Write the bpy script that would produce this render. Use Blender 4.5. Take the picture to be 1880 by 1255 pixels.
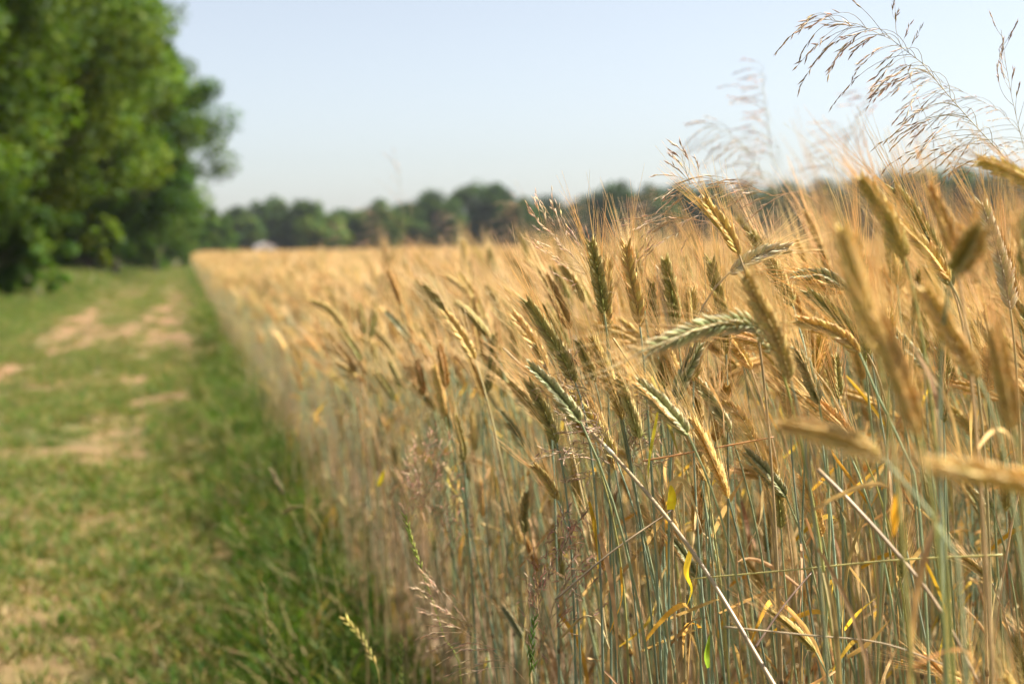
import bpy, math, random
import numpy as np
from mathutils import Matrix, Vector

# ------------------------------------------------------------------ camera, sky, sun, exposure
scene = bpy.context.scene
for o in list(bpy.data.objects): bpy.data.objects.remove(o)
H = 1.20                                   # eye height
FPX = 2611.0                               # 50 mm lens, in pixels of the 1880 px wide photograph
PITCH = math.atan((627.5 - 450.0) / FPX)
camd = bpy.data.cameras.new('camera'); cam = bpy.data.objects.new('camera', camd)
scene.collection.objects.link(cam); scene.camera = cam
cam.location = (0, 0, H); ROLL = math.radians(1.0)                   # the photograph is held slightly askew
cam.rotation_euler = (Matrix.Rotation(math.pi/2 - PITCH, 3, 'X') @ Matrix.Rotation(-ROLL, 3, 'Z')).to_euler()
camd.lens = 50; camd.sensor_width = 36; camd.clip_start = 0.05; camd.clip_end = 6000
camd.dof.use_dof = True; camd.dof.focus_distance = 1.47; camd.dof.aperture_fstop = 4.6
camd.dof.aperture_blades = 9

SUN_EL, SUN_AZ = 53.0, 80.0                # azimuth measured from the view direction (+Y) to the right (+X)
world = bpy.data.worlds.new('World'); scene.world = world; world.use_nodes = True
wn = world.node_tree; wn.nodes.clear()
sky = wn.nodes.new('ShaderNodeTexSky'); sky.sky_type = 'NISHITA'; sky.sun_disc = False
sky.sun_elevation = math.radians(SUN_EL); sky.sun_rotation = math.radians(SUN_AZ)
sky.air_density = 0.9; sky.dust_density = 1.35; sky.ozone_density = 1.0; sky.altitude = 50
bg = wn.nodes.new('ShaderNodeBackground'); bg.inputs['Strength'].default_value = 0.053
wo = wn.nodes.new('ShaderNodeOutputWorld')
hsv = wn.nodes.new('ShaderNodeHueSaturation'); hsv.inputs['Saturation'].default_value = 0.54      # milky summer sky
wn.links.new(sky.outputs[0], hsv.inputs['Color']); wn.links.new(hsv.outputs[0], bg.inputs['Color']); wn.links.new(bg.outputs[0], wo.inputs['Surface'])

sund = bpy.data.lights.new('sun', 'SUN'); sund.energy = 5.0; sund.angle = math.radians(0.55)
sund.color = (1.0, 0.965, 0.91)
sun = bpy.data.objects.new('sun', sund); scene.collection.objects.link(sun)
el, az = math.radians(SUN_EL), math.radians(SUN_AZ)
sdir = Vector((math.sin(az)*math.cos(el), math.cos(az)*math.cos(el), math.sin(el)))
sun.rotation_euler = sdir.to_track_quat('Z', 'Y').to_euler(); sun.location = (20, 5, 30)

vs = scene.view_settings
vs.view_transform = 'Standard'; vs.look = 'None'; vs.gamma = 1.0; vs.use_curve_mapping = False
vs.exposure = 1.78
scene.render.engine = 'CYCLES'
scene.cycles.use_denoising = True
scene.cycles.use_adaptive_sampling = True; scene.cycles.adaptive_threshold = 0.02
scene.cycles.max_bounces = 6; scene.cycles.transparent_max_bounces = 8
scene.cycles.diffuse_bounces = 3; scene.cycles.transmission_bounces = 4

# ------------------------------------------------------------------ helpers
rng = np.random.default_rng(11)
COL = scene.collection
A = np.array
def nrm(v): return v / (np.linalg.norm(v) + 1e-12)
_f = A([0, math.cos(PITCH), -math.sin(PITCH)]); _u = A([0, math.sin(PITCH), math.cos(PITCH)]); _r = A([1., 0, 0])
_r, _u = _r*math.cos(ROLL)-_u*math.sin(ROLL), _r*math.sin(ROLL)+_u*math.cos(ROLL)
def P(px, py, d):                          # a point seen at a photo pixel, d metres in front of the camera
    return A([0, 0, H]) + d * (_f + _r*(px-940)/FPX - _u*(py-627.5)/FPX)
E0, ES = 0.45, 0.228                      # field edge: x = E0 - ES*y ; off() is metres to its left
def edge(y): return E0 - ES*y
def off(x, y): return edge(y) - x

_ng = np.random.default_rng(5).random((64, 64))
def vnoise(x, y):
    x = np.asarray(x, float); y = np.asarray(y, float)
    xi = np.floor(x).astype(int); yi = np.floor(y).astype(int); fx = x-xi; fy = y-yi
    fx = fx*fx*(3-2*fx); fy = fy*fy*(3-2*fy)
    g = lambda a, b: _ng[a % 64, b % 64]
    return (g(xi, yi)*(1-fx)+g(xi+1, yi)*fx)*(1-fy)+(g(xi, yi+1)*(1-fx)+g(xi+1, yi+1)*fx)*fy
def fbm(x, y): return (vnoise(x, y)*.5+vnoise(x*2.1+7, y*2.1+3)*.3+vnoise(x*4.3+1, y*4.3+9)*.2)
def sst(a, b, x): t = np.clip((np.asarray(x, float)-a)/(b-a), 0, 1); return t*t*(3-2*t)

def bez(p0, p1, p2, p3, n):
    t = np.linspace(0, 1, n)[:, None]
    return (1-t)**3*p0+3*t*(1-t)**2*p1+3*t*t*(1-t)*p2+t**3*p3
def crom(pts, n):                          # smooth curve through points, n samples spread by length
    p = np.asarray(pts, float); p = np.vstack([2*p[0]-p[1], p, 2*p[-1]-p[-2]]); out = []
    for i in range(1, len(p)-2):
        t = np.linspace(0, 1, 12, endpoint=False)[:, None]; a, b, c, d = p[i-1], p[i], p[i+1], p[i+2]
        out.append(.5*((2*b)+(-a+c)*t+(2*a-5*b+4*c-d)*t*t+(-a+3*b-3*c+d)*t**3))
    q = np.vstack(out+[p[-2:-1]]); s = np.r_[0, np.cumsum(np.linalg.norm(np.diff(q, axis=0), axis=1))]
    u = np.linspace(0, s[-1], n)
    return np.stack([np.interp(u, s, q[:, k]) for k in range(3)], 1)
def frames(pts, roll=0.0):
    T = np.gradient(pts, axis=0); T /= np.linalg.norm(T, axis=1)[:, None]+1e-12
    a = A([0, 1., 0]) if abs(T[0][1]) < .9 else A([1., 0, 0])
    w = nrm(np.cross(T[0], a)); v = np.cross(T[0], w); w = w*math.cos(roll)+v*math.sin(roll)
    W = [w]
    for i in range(1, len(pts)):
        w = nrm(w-T[i]*np.dot(w, T[i])); W.append(w)
    W = A(W); return T, W, np.cross(T, W)

class MB:
    def __init__(s): s.v = []; s.f = []; s.c = []; s.m = []; s.n = 0
    def add(s, v, f, c, mat=0):
        v = np.asarray(v, float); c = np.asarray(c, float)
        if c.ndim == 1: c = np.tile(c, (len(v), 1))
        s.v.append(v); s.c.append(c); n = s.n
        s.f.extend([tuple(i+n for i in q) for q in f]); s.m.extend([mat]*len(f)); s.n += len(v)
    def tube(s, pts, rad, c, n=5, mat=0, cap=False):
        k = len(pts); T, W, V = frames(pts); rad = np.broadcast_to(rad, (k,))
        a = np.arange(n)*2*math.pi/n
        ring = (np.cos(a)[None, :, None]*W[:, None]+np.sin(a)[None, :, None]*V[:, None])*rad[:, None, None]+pts[:, None]
        c = np.asarray(c, float)
        if c.ndim == 2: c = np.repeat(c, n, 0)
        f = [(i*n+j, i*n+(j+1) % n, (i+1)*n+(j+1) % n, (i+1)*n+j) for i in range(k-1) for j in range(n)]
        if cap: f += [tuple(range((k-1)*n, k*n)), tuple(range(n-1, -1, -1))]
        s.add(ring.reshape(-1, 3), f, c, mat)
    def ribbon(s, pts, wid, c, roll=0.0, twist=0.0, fold=.25, mat=0):
        k = len(pts); T, W, V = frames(pts, roll); wid = np.broadcast_to(wid, (k,))
        th = np.linspace(0, twist, k)[:, None]; W2 = W*np.cos(th)+V*np.sin(th); V2 = -W*np.sin(th)+V*np.cos(th)
        l = pts-W2*wid[:, None]+V2*(wid*fold)[:, None]; r = pts+W2*wid[:, None]+V2*(wid*fold)[:, None]
        v = np.stack([l, pts, r], 1).reshape(-1, 3); c = np.asarray(c, float)
        if c.ndim == 2: c = np.repeat(c, 3, 0)
        f = []
        for i in range(k-1):
            a = i*3; f += [(a, a+1, a+4, a+3), (a+1, a+2, a+5, a+4)]
        s.add(v, f, c, mat)
    def mesh(s, name, mats, smooth=True):
        me = bpy.data.meshes.new(name)
        v = np.vstack(s.v); me.from_pydata(v.tolist(), [], s.f)
        at = me.color_attributes.new('col', 'FLOAT_COLOR', 'POINT')
        at.data.foreach_set('color', np.c_[np.vstack(s.c), np.ones(len(v))].astype(np.float32).ravel())
        for m in mats: me.materials.append(m)
        me.polygons.foreach_set('material_index', s.m)
        if smooth: me.polygons.foreach_set('use_smooth', [True]*len(s.f))
        me.update(); return me
def tri_mesh(name, v, f, c, mat, smooth=False):       # big numpy meshes
    me = bpy.data.meshes.new(name); f = np.asarray(f, np.int32); k = f.shape[1]
    me.vertices.add(len(v)); me.vertices.foreach_set('co', np.asarray(v, np.float32).ravel())
    me.loops.add(f.size); me.loops.foreach_set('vertex_index', f.ravel())
    me.polygons.add(len(f)); me.polygons.foreach_set('loop_start', np.arange(0, f.size, k, dtype=np.int32))
    at = me.color_attributes.new('col', 'FLOAT_COLOR', 'POINT')
    at.data.foreach_set('color', np.c_[c, np.ones(len(v))].astype(np.float32).ravel())
    me.materials.append(mat)
    if smooth: me.polygons.foreach_set('use_smooth', [True]*len(f))
    me.update(calc_edges=True); me.validate(); return me
def obj(name, me, parent=None, coll=None):
    o = bpy.data.objects.new(name, me); (coll or COL).objects.link(o)
    if parent is not None: o.parent = parent
    return o
def tag(o, label=None, cat=None, group=None, kind=None):
    for k, v in (('label', label), ('category', cat), ('group', group), ('kind', kind)):
        if v: o[k] = v
    return o
def empty(name, loc, rz=0):
    o = bpy.data.objects.new(name, None); COL.objects.link(o)
    o.location = loc; o.rotation_euler = (0, 0, rz); o.empty_display_size = .05
    return o

# ------------------------------------------------------------------ materials (all procedural)
def plant_mat(name, rough=.55, spec=.3, trans=.3, tgain=(1, 1, 1), var=.18, nscale=300., namt=.25, hue=.02):
    m = bpy.data.materials.new(name); m.use_nodes = True; t = m.node_tree; N = t.nodes; L = t.links; N.clear()
    at = N.new('ShaderNodeAttribute'); at.attribute_name = 'col'
    oi = N.new('ShaderNodeObjectInfo')
    tc = N.new('ShaderNodeTexCoord')
    no = N.new('ShaderNodeTexNoise'); no.inputs['Scale'].default_value = nscale; no.inputs['Detail'].default_value = 2
    L.new(tc.outputs['Object'], no.inputs['Vector'])
    mr = N.new('ShaderNodeMapRange'); mr.inputs['To Min'].default_value = 1-var; mr.inputs['To Max'].default_value = 1+var
    L.new(oi.outputs['Random'], mr.inputs['Value'])
    mn = N.new('ShaderNodeMapRange'); mn.inputs['From Min'].default_value = .3; mn.inputs['From Max'].default_value = .7
    mn.inputs['To Min'].default_value = 1-namt; mn.inputs['To Max'].default_value = 1+namt
    L.new(no.outputs['Fac'], mn.inputs['Value'])
    mu = N.new('ShaderNodeMath'); mu.operation = 'MULTIPLY'
    L.new(mr.outputs[0], mu.inputs[0]); L.new(mn.outputs[0], mu.inputs[1])
    wnn = N.new('ShaderNodeTexWhiteNoise'); wnn.noise_dimensions = '1D'; L.new(oi.outputs['Random'], wnn.inputs['W'])
    mh = N.new('ShaderNodeMapRange'); mh.inputs['To Min'].default_value = .5-hue; mh.inputs['To Max'].default_value = .5+hue
    L.new(wnn.outputs['Value'], mh.inputs['Value'])
    hs = N.new('ShaderNodeHueSaturation'); L.new(at.outputs['Color'], hs.inputs['Color'])
    L.new(mh.outputs[0], hs.inputs['Hue']); L.new(mu.outputs[0], hs.inputs['Value'])
    b = N.new('ShaderNodeBsdfPrincipled'); b.inputs['Roughness'].default_value = rough
    b.inputs['Specular IOR Level'].default_value = spec; L.new(hs.outputs[0], b.inputs['Base Color'])
    out = N.new('ShaderNodeOutputMaterial')
    if trans > 0:
        tg = N.new('ShaderNodeMix'); tg.data_type = 'RGBA'; tg.blend_type = 'MULTIPLY'; tg.inputs[0].default_value = 1
        L.new(hs.outputs[0], tg.inputs[6]); tg.inputs[7].default_value = (*tgain, 1)
        tr = N.new('ShaderNodeBsdfTranslucent'); L.new(tg.outputs[2], tr.inputs['Color'])
        mx = N.new('ShaderNodeMixShader'); mx.inputs[0].default_value = trans
        L.new(b.outputs[0], mx.inputs[1]); L.new(tr.outputs[0], mx.inputs[2]); L.new(mx.outputs[0], out.inputs['Surface'])
    else: L.new(b.outputs[0], out.inputs['Surface'])
    return m
M_EAR = plant_mat('rye_ear', .5, .2, .28, (1.1, 1, .8), .2, 500, .3, .012)
M_AWN = plant_mat('rye_awn', .35, .5, .35, (1.1, 1, .85), .15, 60, .15, .01)
M_STEM = plant_mat('rye_stem', .38, .45, .12, (1, 1, .9), .2, 45, .22, .015)
M_LEAF = plant_mat('dry_leaf', .6, .15, .4, (1.15, 1, .7), .22, 70, .3, .015)
M_GRASS = plant_mat('grass_blade', .5, .15, .38, (1.1, 1.25, .5), .25, 30, .2, .02)
M_PAN = plant_mat('grass_panicle', .5, .35, .3, (1.1, 1, .9), .12, 200, .25, .01)
M_TREE = plant_mat('tree_foliage', .55, .08, .36, (1.35, 1.4, .35), .1, .9, .25, .008)
M_FAR = plant_mat('far_foliage', .8, .03, .2, (1.2, 1.25, .6), .1, .15, .25, .01)

def bark_mat():
    m = bpy.data.materials.new('bark'); m.use_nodes = True; t = m.node_tree; N = t.nodes; L = t.links
    b = N['Principled BSDF']; b.inputs['Roughness'].default_value = .9
    tc = N.new('ShaderNodeTexCoord'); no = N.new('ShaderNodeTexNoise'); no.inputs['Scale'].default_value = 7; no.inputs['Detail'].default_value = 5
    cr = N.new('ShaderNodeValToRGB'); cr.color_ramp.elements[0].color = (.05, .038, .028, 1); cr.color_ramp.elements[1].color = (.17, .13, .095, 1)
    L.new(tc.outputs['Object'], no.inputs['Vector']); L.new(no.outputs['Fac'], cr.inputs['Fac']); L.new(cr.outputs[0], b.inputs['Base Color'])
    bp = N.new('ShaderNodeBump'); bp.inputs['Distance'].default_value = .03; L.new(no.outputs['Fac'], bp.inputs['Height']); L.new(bp.outputs[0], b.inputs['Normal'])
    return m
M_BARK = bark_mat()
def soil_mat(name, c1, c2, grass=False):
    m = bpy.data.materials.new(name); m.use_nodes = True; t = m.node_tree; N = t.nodes; L = t.links
    b = N['Principled BSDF']; b.inputs['Roughness'].default_value = .95; b.inputs['Specular IOR Level'].default_value = .15
    tc = N.new('ShaderNodeTexCoord')
    no = N.new('ShaderNodeTexNoise'); no.inputs['Scale'].default_value = 9; no.inputs['Detail'].default_value = 7; no.inputs['Roughness'].default_value = .65
    L.new(tc.outputs['Object'], no.inputs['Vector'])
    cr = N.new('ShaderNodeValToRGB'); cr.color_ramp.elements[0].position = .35; cr.color_ramp.elements[1].position = .68
    cr.color_ramp.elements[0].color = (*c1, 1); cr.color_ramp.elements[1].color = (*c2, 1)
    L.new(no.outputs['Fac'], cr.inputs['Fac'])
    src = cr.outputs[0]
    if grass:                               # thin thatch where the turf covers the soil (mask stored on the mesh)
        at = N.new('ShaderNodeAttribute'); at.attribute_name = 'col'
        n2 = N.new('ShaderNodeTexNoise'); n2.inputs['Scale'].default_value = 3.1; n2.inputs['Detail'].default_value = 6
        L.new(tc.outputs['Object'], n2.inputs['Vector'])
        c2r = N.new('ShaderNodeValToRGB'); c2r.color_ramp.elements[0].color = (.05, .058, .016, 1); c2r.color_ramp.elements[1].color = (.095, .085, .026, 1)
        c2r.color_ramp.elements[0].position = .35; c2r.color_ramp.elements[1].position = .68
        L.new(n2.outputs['Fac'], c2r.inputs['Fac'])
        sp = N.new('ShaderNodeSeparateColor'); L.new(at.outputs['Color'], sp.inputs[0])
        mx = N.new('ShaderNodeMix'); mx.data_type = 'RGBA'; L.new(sp.outputs[0], mx.inputs[0]); L.new(src, mx.inputs[6]); L.new(c2r.outputs[0], mx.inputs[7])
        src = mx.outputs[2]
    L.new(src, b.inputs['Base Color'])
    bp = N.new('ShaderNodeBump'); bp.inputs['Strength'].default_value = .7; bp.inputs['Distance'].default_value = .02
    L.new(no.outputs['Fac'], bp.inputs['Height']); L.new(bp.outputs[0], b.inputs['Normal'])
    return m
M_GROUND = soil_mat('ground_soil', (.16, .105, .06), (.27, .18, .105), True)
M_TRACK = soil_mat('sandy_track', (.15, .080, .040), (.25, .138, .070), True)
def flat_mat(name, c, rough=.7, nz=.12):
    m = bpy.data.materials.new(name); m.use_nodes = True; t = m.node_tree; N = t.nodes; L = t.links
    b = N['Principled BSDF']; b.inputs['Roughness'].default_value = rough
    no = N.new('ShaderNodeTexNoise'); no.inputs['Scale'].default_value = 4; no.inputs['Detail'].default_value = 4
    cr = N.new('ShaderNodeValToRGB'); cr.color_ramp.elements[0].color = (*[x*(1-nz) for x in c], 1); cr.color_ramp.elements[1].color = (*[min(1, x*(1+nz)) for x in c], 1)
    L.new(no.outputs['Fac'], cr.inputs['Fac']); L.new(cr.outputs[0], b.inputs['Base Color']); return m

# ------------------------------------------------------------------ ground and farm track
TR = (0.90, 2.18)                          # wheel tracks, metres left of the field edge
def turf(o, y):                            # 0 bare sand .. 1 full turf
    w1 = .20+.22*(fbm(y*.33+3, o*.4)-.5); w2 = .26+.3*(fbm(y*.21+40, o*.4+5)-.5)
    far = sst(9, 26, y)
    b1 = 1-sst(w1*.5, w1*1.8+.1*far, np.abs(o-TR[0]-.12*np.sin(y*.3)))
    b2 = 1-sst(w2*.5, w2*1.8+.12*far, np.abs(o-TR[1]-.15*np.sin(y*.23+1)))
    patch = np.maximum(sst(.42, .68, fbm(y*.62+11, o*1.25+4))*.85 + .15, .5*sst(15, 22, y))
    bare = np.maximum(b1*(.62+.3*far), b2*(.68+.25*far))*patch + .6*sst(.57, .74, fbm(y*1.1+20, o*1.6+9))*(1-sst(2.6, 3.2, o))
    worn = sst(15, 20, y)*(1-sst(25, 33, y))*sst(.2, .6, o)*(1-sst(2.3, 2.9, o))*(.25+.75*sst(.36, .6, fbm(y*.45+31, o*1.1+2)))
    strip = sst(10, 16, y)*(1-sst(42, 60, y))*(1-sst(.45, .85, o+.3*(fbm(y*.5+9, o*2)-.5)))*(.3+.7*sst(.4, .62, fbm(y*.7+51, o*1.5)))
    bare = np.maximum(bare, np.maximum(.68*worn, .7*strip))
    return np.clip(1-bare*sst(-.12, .05, o)*(1-.8*sst(36, 58, y))*(.9+.1*sst(9, 16, y)), 0, 1)
def height(o, y):
    bank = .18*sst(2.9, 5.2, o)*sst(14, 30, y)+.55*sst(2.3, 3.7, o)*(1-sst(4.6, 7, o))*np.exp(-((y-46)/9.)**2)
    rut = -.035*(np.exp(-((o-TR[0])/.22)**2)+np.exp(-((o-TR[1])/.25)**2))*(o > 0)
    return bank+rut+.03*(fbm(o*.9, y*.9)-.5)*sst(.1, .6, o)*(1-sst(40, 120, y))
def sheet(name, os_, ys_, mat, lift):
    O, Y = np.meshgrid(os_, ys_); X = edge(Y)-O
    Z = height(O, Y)+lift
    k = len(os_); n = len(ys_); idx = np.arange(k*n).reshape(n, k)
    f = np.stack([idx[:-1, :-1], idx[:-1, 1:], idx[1:, 1:], idx[1:, :-1]], -1).reshape(-1, 4)[:, ::-1]
    g = turf(O, Y); g = np.where(O < .05, 0, g); c = np.stack([g, g, g], -1).reshape(-1, 3)
    return obj(name, tri_mesh(name, np.stack([X, Y, Z], -1).reshape(-1, 3), f, c, mat, True))
go = np.r_[-2500, -900, -300, -100, -30, -8, -2, np.linspace(-.5, 8, 60), 12, 20, 40, 100, 300, 900, 2500]
gy = np.r_[-30, -8, -3, np.linspace(-1, 16, 90), np.geomspace(16.4, 120, 70), 160, 250, 400, 700, 1300, 3500]
tag(sheet('ground', go, gy, M_GROUND, 0.0), kind='structure')
tag(sheet('farm_track', np.linspace(.12, 3.0, 60), np.r_[np.linspace(-2, 16, 220), np.geomspace(16.2, 140, 160)], M_TRACK, .006), kind='structure')

# ------------------------------------------------------------------ rye stalks
AWN = A([.80, .60, .29]); GOLD = A([.60, .42, .13]); GREEN = A([.29, .28, .085]); GREY = A([.28, .29, .13]); PALE = A([.66, .56, .34]); RUST = A([.52, .34, .10])
STEM_G = A([.28, .32, .16]); STEM_B = A([.235, .295, .19]); STEM_S = A([.44, .325, .15]); STEM_Y = A([.36, .34, .10])
LEAFC = [A([.50, .34, .15]), A([.33, .21, .10]), A([.70, .43, .05]), A([.62, .49, .29]), A([.52, .34, .16]), A([.22, .14, .07])]
def jit(c, a, r): return np.clip(c*(1+r.uniform(-a, a))*(1+r.uniform(-a*.4, a*.4, 3)), 0, 1)
def spk_unit(n=6, rings=5):                # one floret: a keeled grain husk along +Z, unit length and half-width
    z = A([0, .16, .42, .74, 1.])[:rings] if rings == 5 else A([0, .4, 1.])
    rr = A([.30, .86, 1., .60, .03]) if rings == 5 else A([.4, 1., .05])
    a = np.arange(n)*2*math.pi/n; v = []
    for zz, q in zip(z, rr):
        for k in range(n): v.append((q*math.cos(a[k])*(1.18 if k == 0 else 1), .72*q*math.sin(a[k]), zz))
    f = [(i*n+j, i*n+(j+1) % n, (i+1)*n+(j+1) % n, (i+1)*n+j) for i in range(len(z)-1) for j in range(n)]
    return A(v), f, np.repeat(z, n)
SPK_HI = spk_unit(); SPK_LO = spk_unit(4, 3)
def basis(zdir, xdir):
    z = nrm(zdir); x = nrm(xdir-z*np.dot(xdir, z)); return np.stack([x, np.cross(z, x), z], 1)
def ear_layout(pts, r, width=1.0, nn=20, roll=None):
    """florets of one ear: (origin, basis, length, halfwidth, place along the ear) and the awn curves"""
    pts = crom(pts, nn+2); L = np.linalg.norm(np.diff(pts, axis=0), axis=1).sum()
    T, W, V = frames(pts, r.uniform(0, 6.28) if roll is None else roll)
    flo = []; awn = []
    for i in range(nn):
        for sd in (-1, 1):
            t = (i+(.5 if sd > 0 else 0)+.2)/(nn+.5); k = min(int(t*(nn+1)), nn); fr = t*(nn+1)-k
            p = pts[k]*(1-fr)+pts[k+1]*fr; T0, W0, V0 = T[k], W[k], V[k]
            pf = min(1, .62+2.2*t)*(1-.55*max(0, (t-.55)/.45)**1.6)*width
            for q in (-1, 1):
                out = nrm(W0*sd*r.uniform(.75, 1.0)+V0*q*r.uniform(.42, .7))
                a = math.radians(r.uniform(24, 40))*(1-.35*t)
                d = nrm(T0*math.cos(a)+out*math.sin(a))
                ln = .0142*(L/.088)**.5*(.75+.25*pf)*r.uniform(.9, 1.12)
                org = p+out*.0016*pf
                flo.append((org, basis(d, out), ln, .0021*pf*r.uniform(.85, 1.15), t))
                if r.random() < .70:
                    tip = org+d*ln*.96; la = r.uniform(.040, .080)*(1.0 if t > .15 else .7)*(L/.088)**.5
                    d2 = nrm(d*.55+T0*.5+r.normal(0, .075, 3)); d3 = nrm(d2+T0*.22+out*r.uniform(-.12, .25)+r.normal(0, .05, 3))
                    awn.append(np.stack([tip, tip+d2*la*.5, tip+d2*la*.5+d3*la*.5]))
    return pts, flo, awn, L
def add_floret(mb, f, base, tipc, unit, mat=0):
    v, fc, z = unit; org, B, ln, hw, t = f
    w = (v*A([hw, hw, ln])) @ B.T+org
    k = sst(.35, .95, z)[:, None]*.85
    mb.add(w, fc, base*(1-k)+tipc*k, mat)
def ear_colour(kind, t, r):
    b, tp = {'green': (GREEN, A([.60, .49, .22])), 'gold': (GOLD, A([.72, .50, .20])), 'grey': (GREY, A([.68, .59, .36])),
             'mixed': (GREEN*.5+GOLD*.5, A([.68, .50, .20])), 'rust': (RUST, A([.60, .38, .13])), 'pale': (PALE*.85, A([.8, .7, .48]))}[kind]
    return jit(b*(1-.4*t)+GOLD*.4*t if kind in ('green', 'mixed') else b, .14, r), jit(tp, .1, r)
def add_awns(mb, awns, r, mat=0, sides=3, rad=.00029):
    for a in awns:
        p = crom(a, 4); mb.tube(p, np.linspace(rad, rad*.35, 4), jit(AWN, .15, r), sides, mat)
def add_stem(mb, pts, r, tone, mat=0, rad=.0018, n=6, nodes=True):
    k = len(pts); s = np.r_[0, np.cumsum(np.linalg.norm(np.diff(pts, axis=0), axis=1))]; L = s[-1]
    rr = np.linspace(rad*1.15, rad*.55, k)
    top = {'g': STEM_G, 'b': STEM_B, 's': STEM_S, 'y': STEM_Y}[tone]; top = jit(top, .12, r); low = jit(A([.37, .26, .125]), .2, r)
    ht = s/L; c = low*(1-sst(.25, .6, ht))[:, None]+top*sst(.25, .6, ht)[:, None]
    mb.tube(pts, rr, c, n, mat)
    if nodes:                               # dark joints with the pale sheath end above
        for h in (.34+r.uniform(-.05, .05), .62+r.uniform(-.06, .06)):
            i = np.searchsorted(ht, h); i = min(max(i, 1), k-1); p = pts[i-1]+(pts[i]-pts[i-1])*((h-ht[i-1])/(ht[i]-ht[i-1]+1e-9)); d = nrm(pts[i]-pts[i-1])
            q = np.stack([p-d*.004, p-d*.0015, p+d*.0015, p+d*.005]); w = rr[i]
            mb.tube(q, A([w*.95, w*1.5, w*1.45, w*1.2]), np.stack([low*.6, A([.12, .085, .045]), A([.12, .085, .045]), top]), n, mat)
def leaf_pts(base, az, up, L, droop, r, n=8):
    d = A([math.cos(az), math.sin(az), 0.]); t = np.linspace(0, 1, n)
    rad = L*(t*.6-.22*t*t); z = L*(up*t-droop*t*t)
    side = np.cross(d, A([0, 0, 1.])); wob = r.uniform(-.12, .12)*L
    return base+d*rad[:, None]+A([0, 0, 1.])*z[:, None]+side*(wob*np.sin(t*3.1))[:, None]
def add_leaf(mb, base, r, mat=0, az=None, L=None, dead=True, col=None, wide=None):
    az = r.uniform(0, 6.28) if az is None else az; L = r.uniform(.09, .2) if L is None else L
    if r.random() < .6:                     # hanging limp along the stem
        q = A([math.cos(az), math.sin(az), 0.]); t = np.linspace(0, 1, 8)[:, None]
        p = base+q*L*(.10*np.sin(t*2.2)+r.uniform(.05, .3)*t)+A([0, 0, 1.])*L*(.12*np.sin(t*3.0)-r.uniform(.7, 1.0)*t)+r.normal(0, .03, 3)*L*t*t
    else: p = leaf_pts(base, az, r.uniform(.3, .9), L, r.uniform(.1, .6), r)
    w = (r.uniform(.0012, .0030) if wide is None else wide)*np.sin(np.linspace(.55, 3.1, len(p)))**.7
    c = col if col is not None else LEAFC[r.choice(len(LEAFC), p=[.3, .2, .14, .14, .16, .06])]
    c0 = jit(c, .2, r); tipc = jit(LEAFC[0], .2, r); k = np.linspace(0, 1, len(p))[:, None]**2*.6
    mb.ribbon(p, w, c0*(1-k)+tipc*k, r.uniform(-.5, .5), r.uniform(-2.5, 2.5), r.uniform(.15, .6), mat)

# --- kinds of stalk used for the mass of the crop: bending to the left with the wind
KINDS = []
def stalk_curve(r, hgt, lean, nod):
    """stem and ear points in local space; lean = metres the neck drifts to -x, nod = ear angle from vertical"""
    Le = r.uniform(.072, .098); sway = r.normal(0, .03)
    neck = A([-lean, sway, hgt]); e = A([-math.sin(nod), r.normal(0, .12), math.cos(nod)]); e = nrm(e)
    st = bez(A([0, 0, 0.]), A([0, 0, hgt*.45]), neck-nrm(e*.8+A([0, 0, .35]))*.22, neck, 18)
    g = A([-.35, 0, -.5])*(.35+nod*.3)
    ee = A([neck, neck+e*Le*.34+g*Le*.04, neck+e*Le*.68+g*Le*.16, neck+e*Le+g*Le*.34])
    return st, ee
def make_kind(i):
    r = np.random.default_rng(100+i)
    ek = ['gold', 'mixed', 'gold', 'green', 'gold', 'mixed', 'rust', 'gold', 'grey', 'mixed', 'gold', 'green', 'gold', 'mixed'][i]
    tone = 'gbsgygbsggbsyb'[i]
    pose = ['upright', 'leaning', 'leaning', 'upright', 'leaning', 'leaning', 'upright', 'nodding', 'leaning', 'leaning', 'upright', 'leaning', 'leaning', 'upright'][i]
    nod = {'upright': r.uniform(.0, .25), 'leaning': r.uniform(.32, .68), 'nodding': r.uniform(.95, 1.3)}[pose]
    st, ee = stalk_curve(r, r.uniform(.98, 1.05), r.uniform(.02, .13), nod)
    K = dict(ear=ek, pose=pose, mid=ee[1])
    m = MB(); add_stem(m, st, r, tone); K['stem'] = m
    K['leaves'] = []
    for h in r.uniform(.25, .9, r.integers(2, 5)):
        m = MB(); add_leaf(m, st[int(h*16)], r, L=r.uniform(.1, .22)); K['leaves'].append(m)
    pts, flo, awn, L = ear_layout(ee, r)
    m = MB(); m.tube(pts, .0011, ear_colour(ek, .2, r)[0], 4)
    for f in flo: add_floret(m, f, *ear_colour(ek, f[4], r), SPK_HI)
    K['earmb'] = m; K['awnpts'] = awn
    m = MB(); add_awns(m, awn, r); K['awn'] = m
    # far version of the same stalk
    m = MB(); add_stem(m, st[::3], r, tone, 0, .0019, 3, False)
    p2, f2, a2, _ = ear_layout(ee, r, 1.3, 9)
    for f in f2: add_floret(m, (f[0], f[1], f[2]*1.25, f[3]*1.25, f[4]), *ear_colour(ek, f[4], r), SPK_LO, 1)
    add_awns(m, a2[::2], r, 2, 3, .0008)
    for h in r.uniform(.3, .9, 2): add_leaf(m, st[int(h*16)], r, 3)
    K['far'] = m
    # near version joined in one mesh for the mass
    K['id'] = i
    return K
MATS4 = [M_STEM, M_EAR, M_AWN, M_LEAF]
kc_near = bpy.data.collections.new('rye_kinds_near'); kc_far = bpy.data.collections.new('rye_kinds_far')
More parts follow.
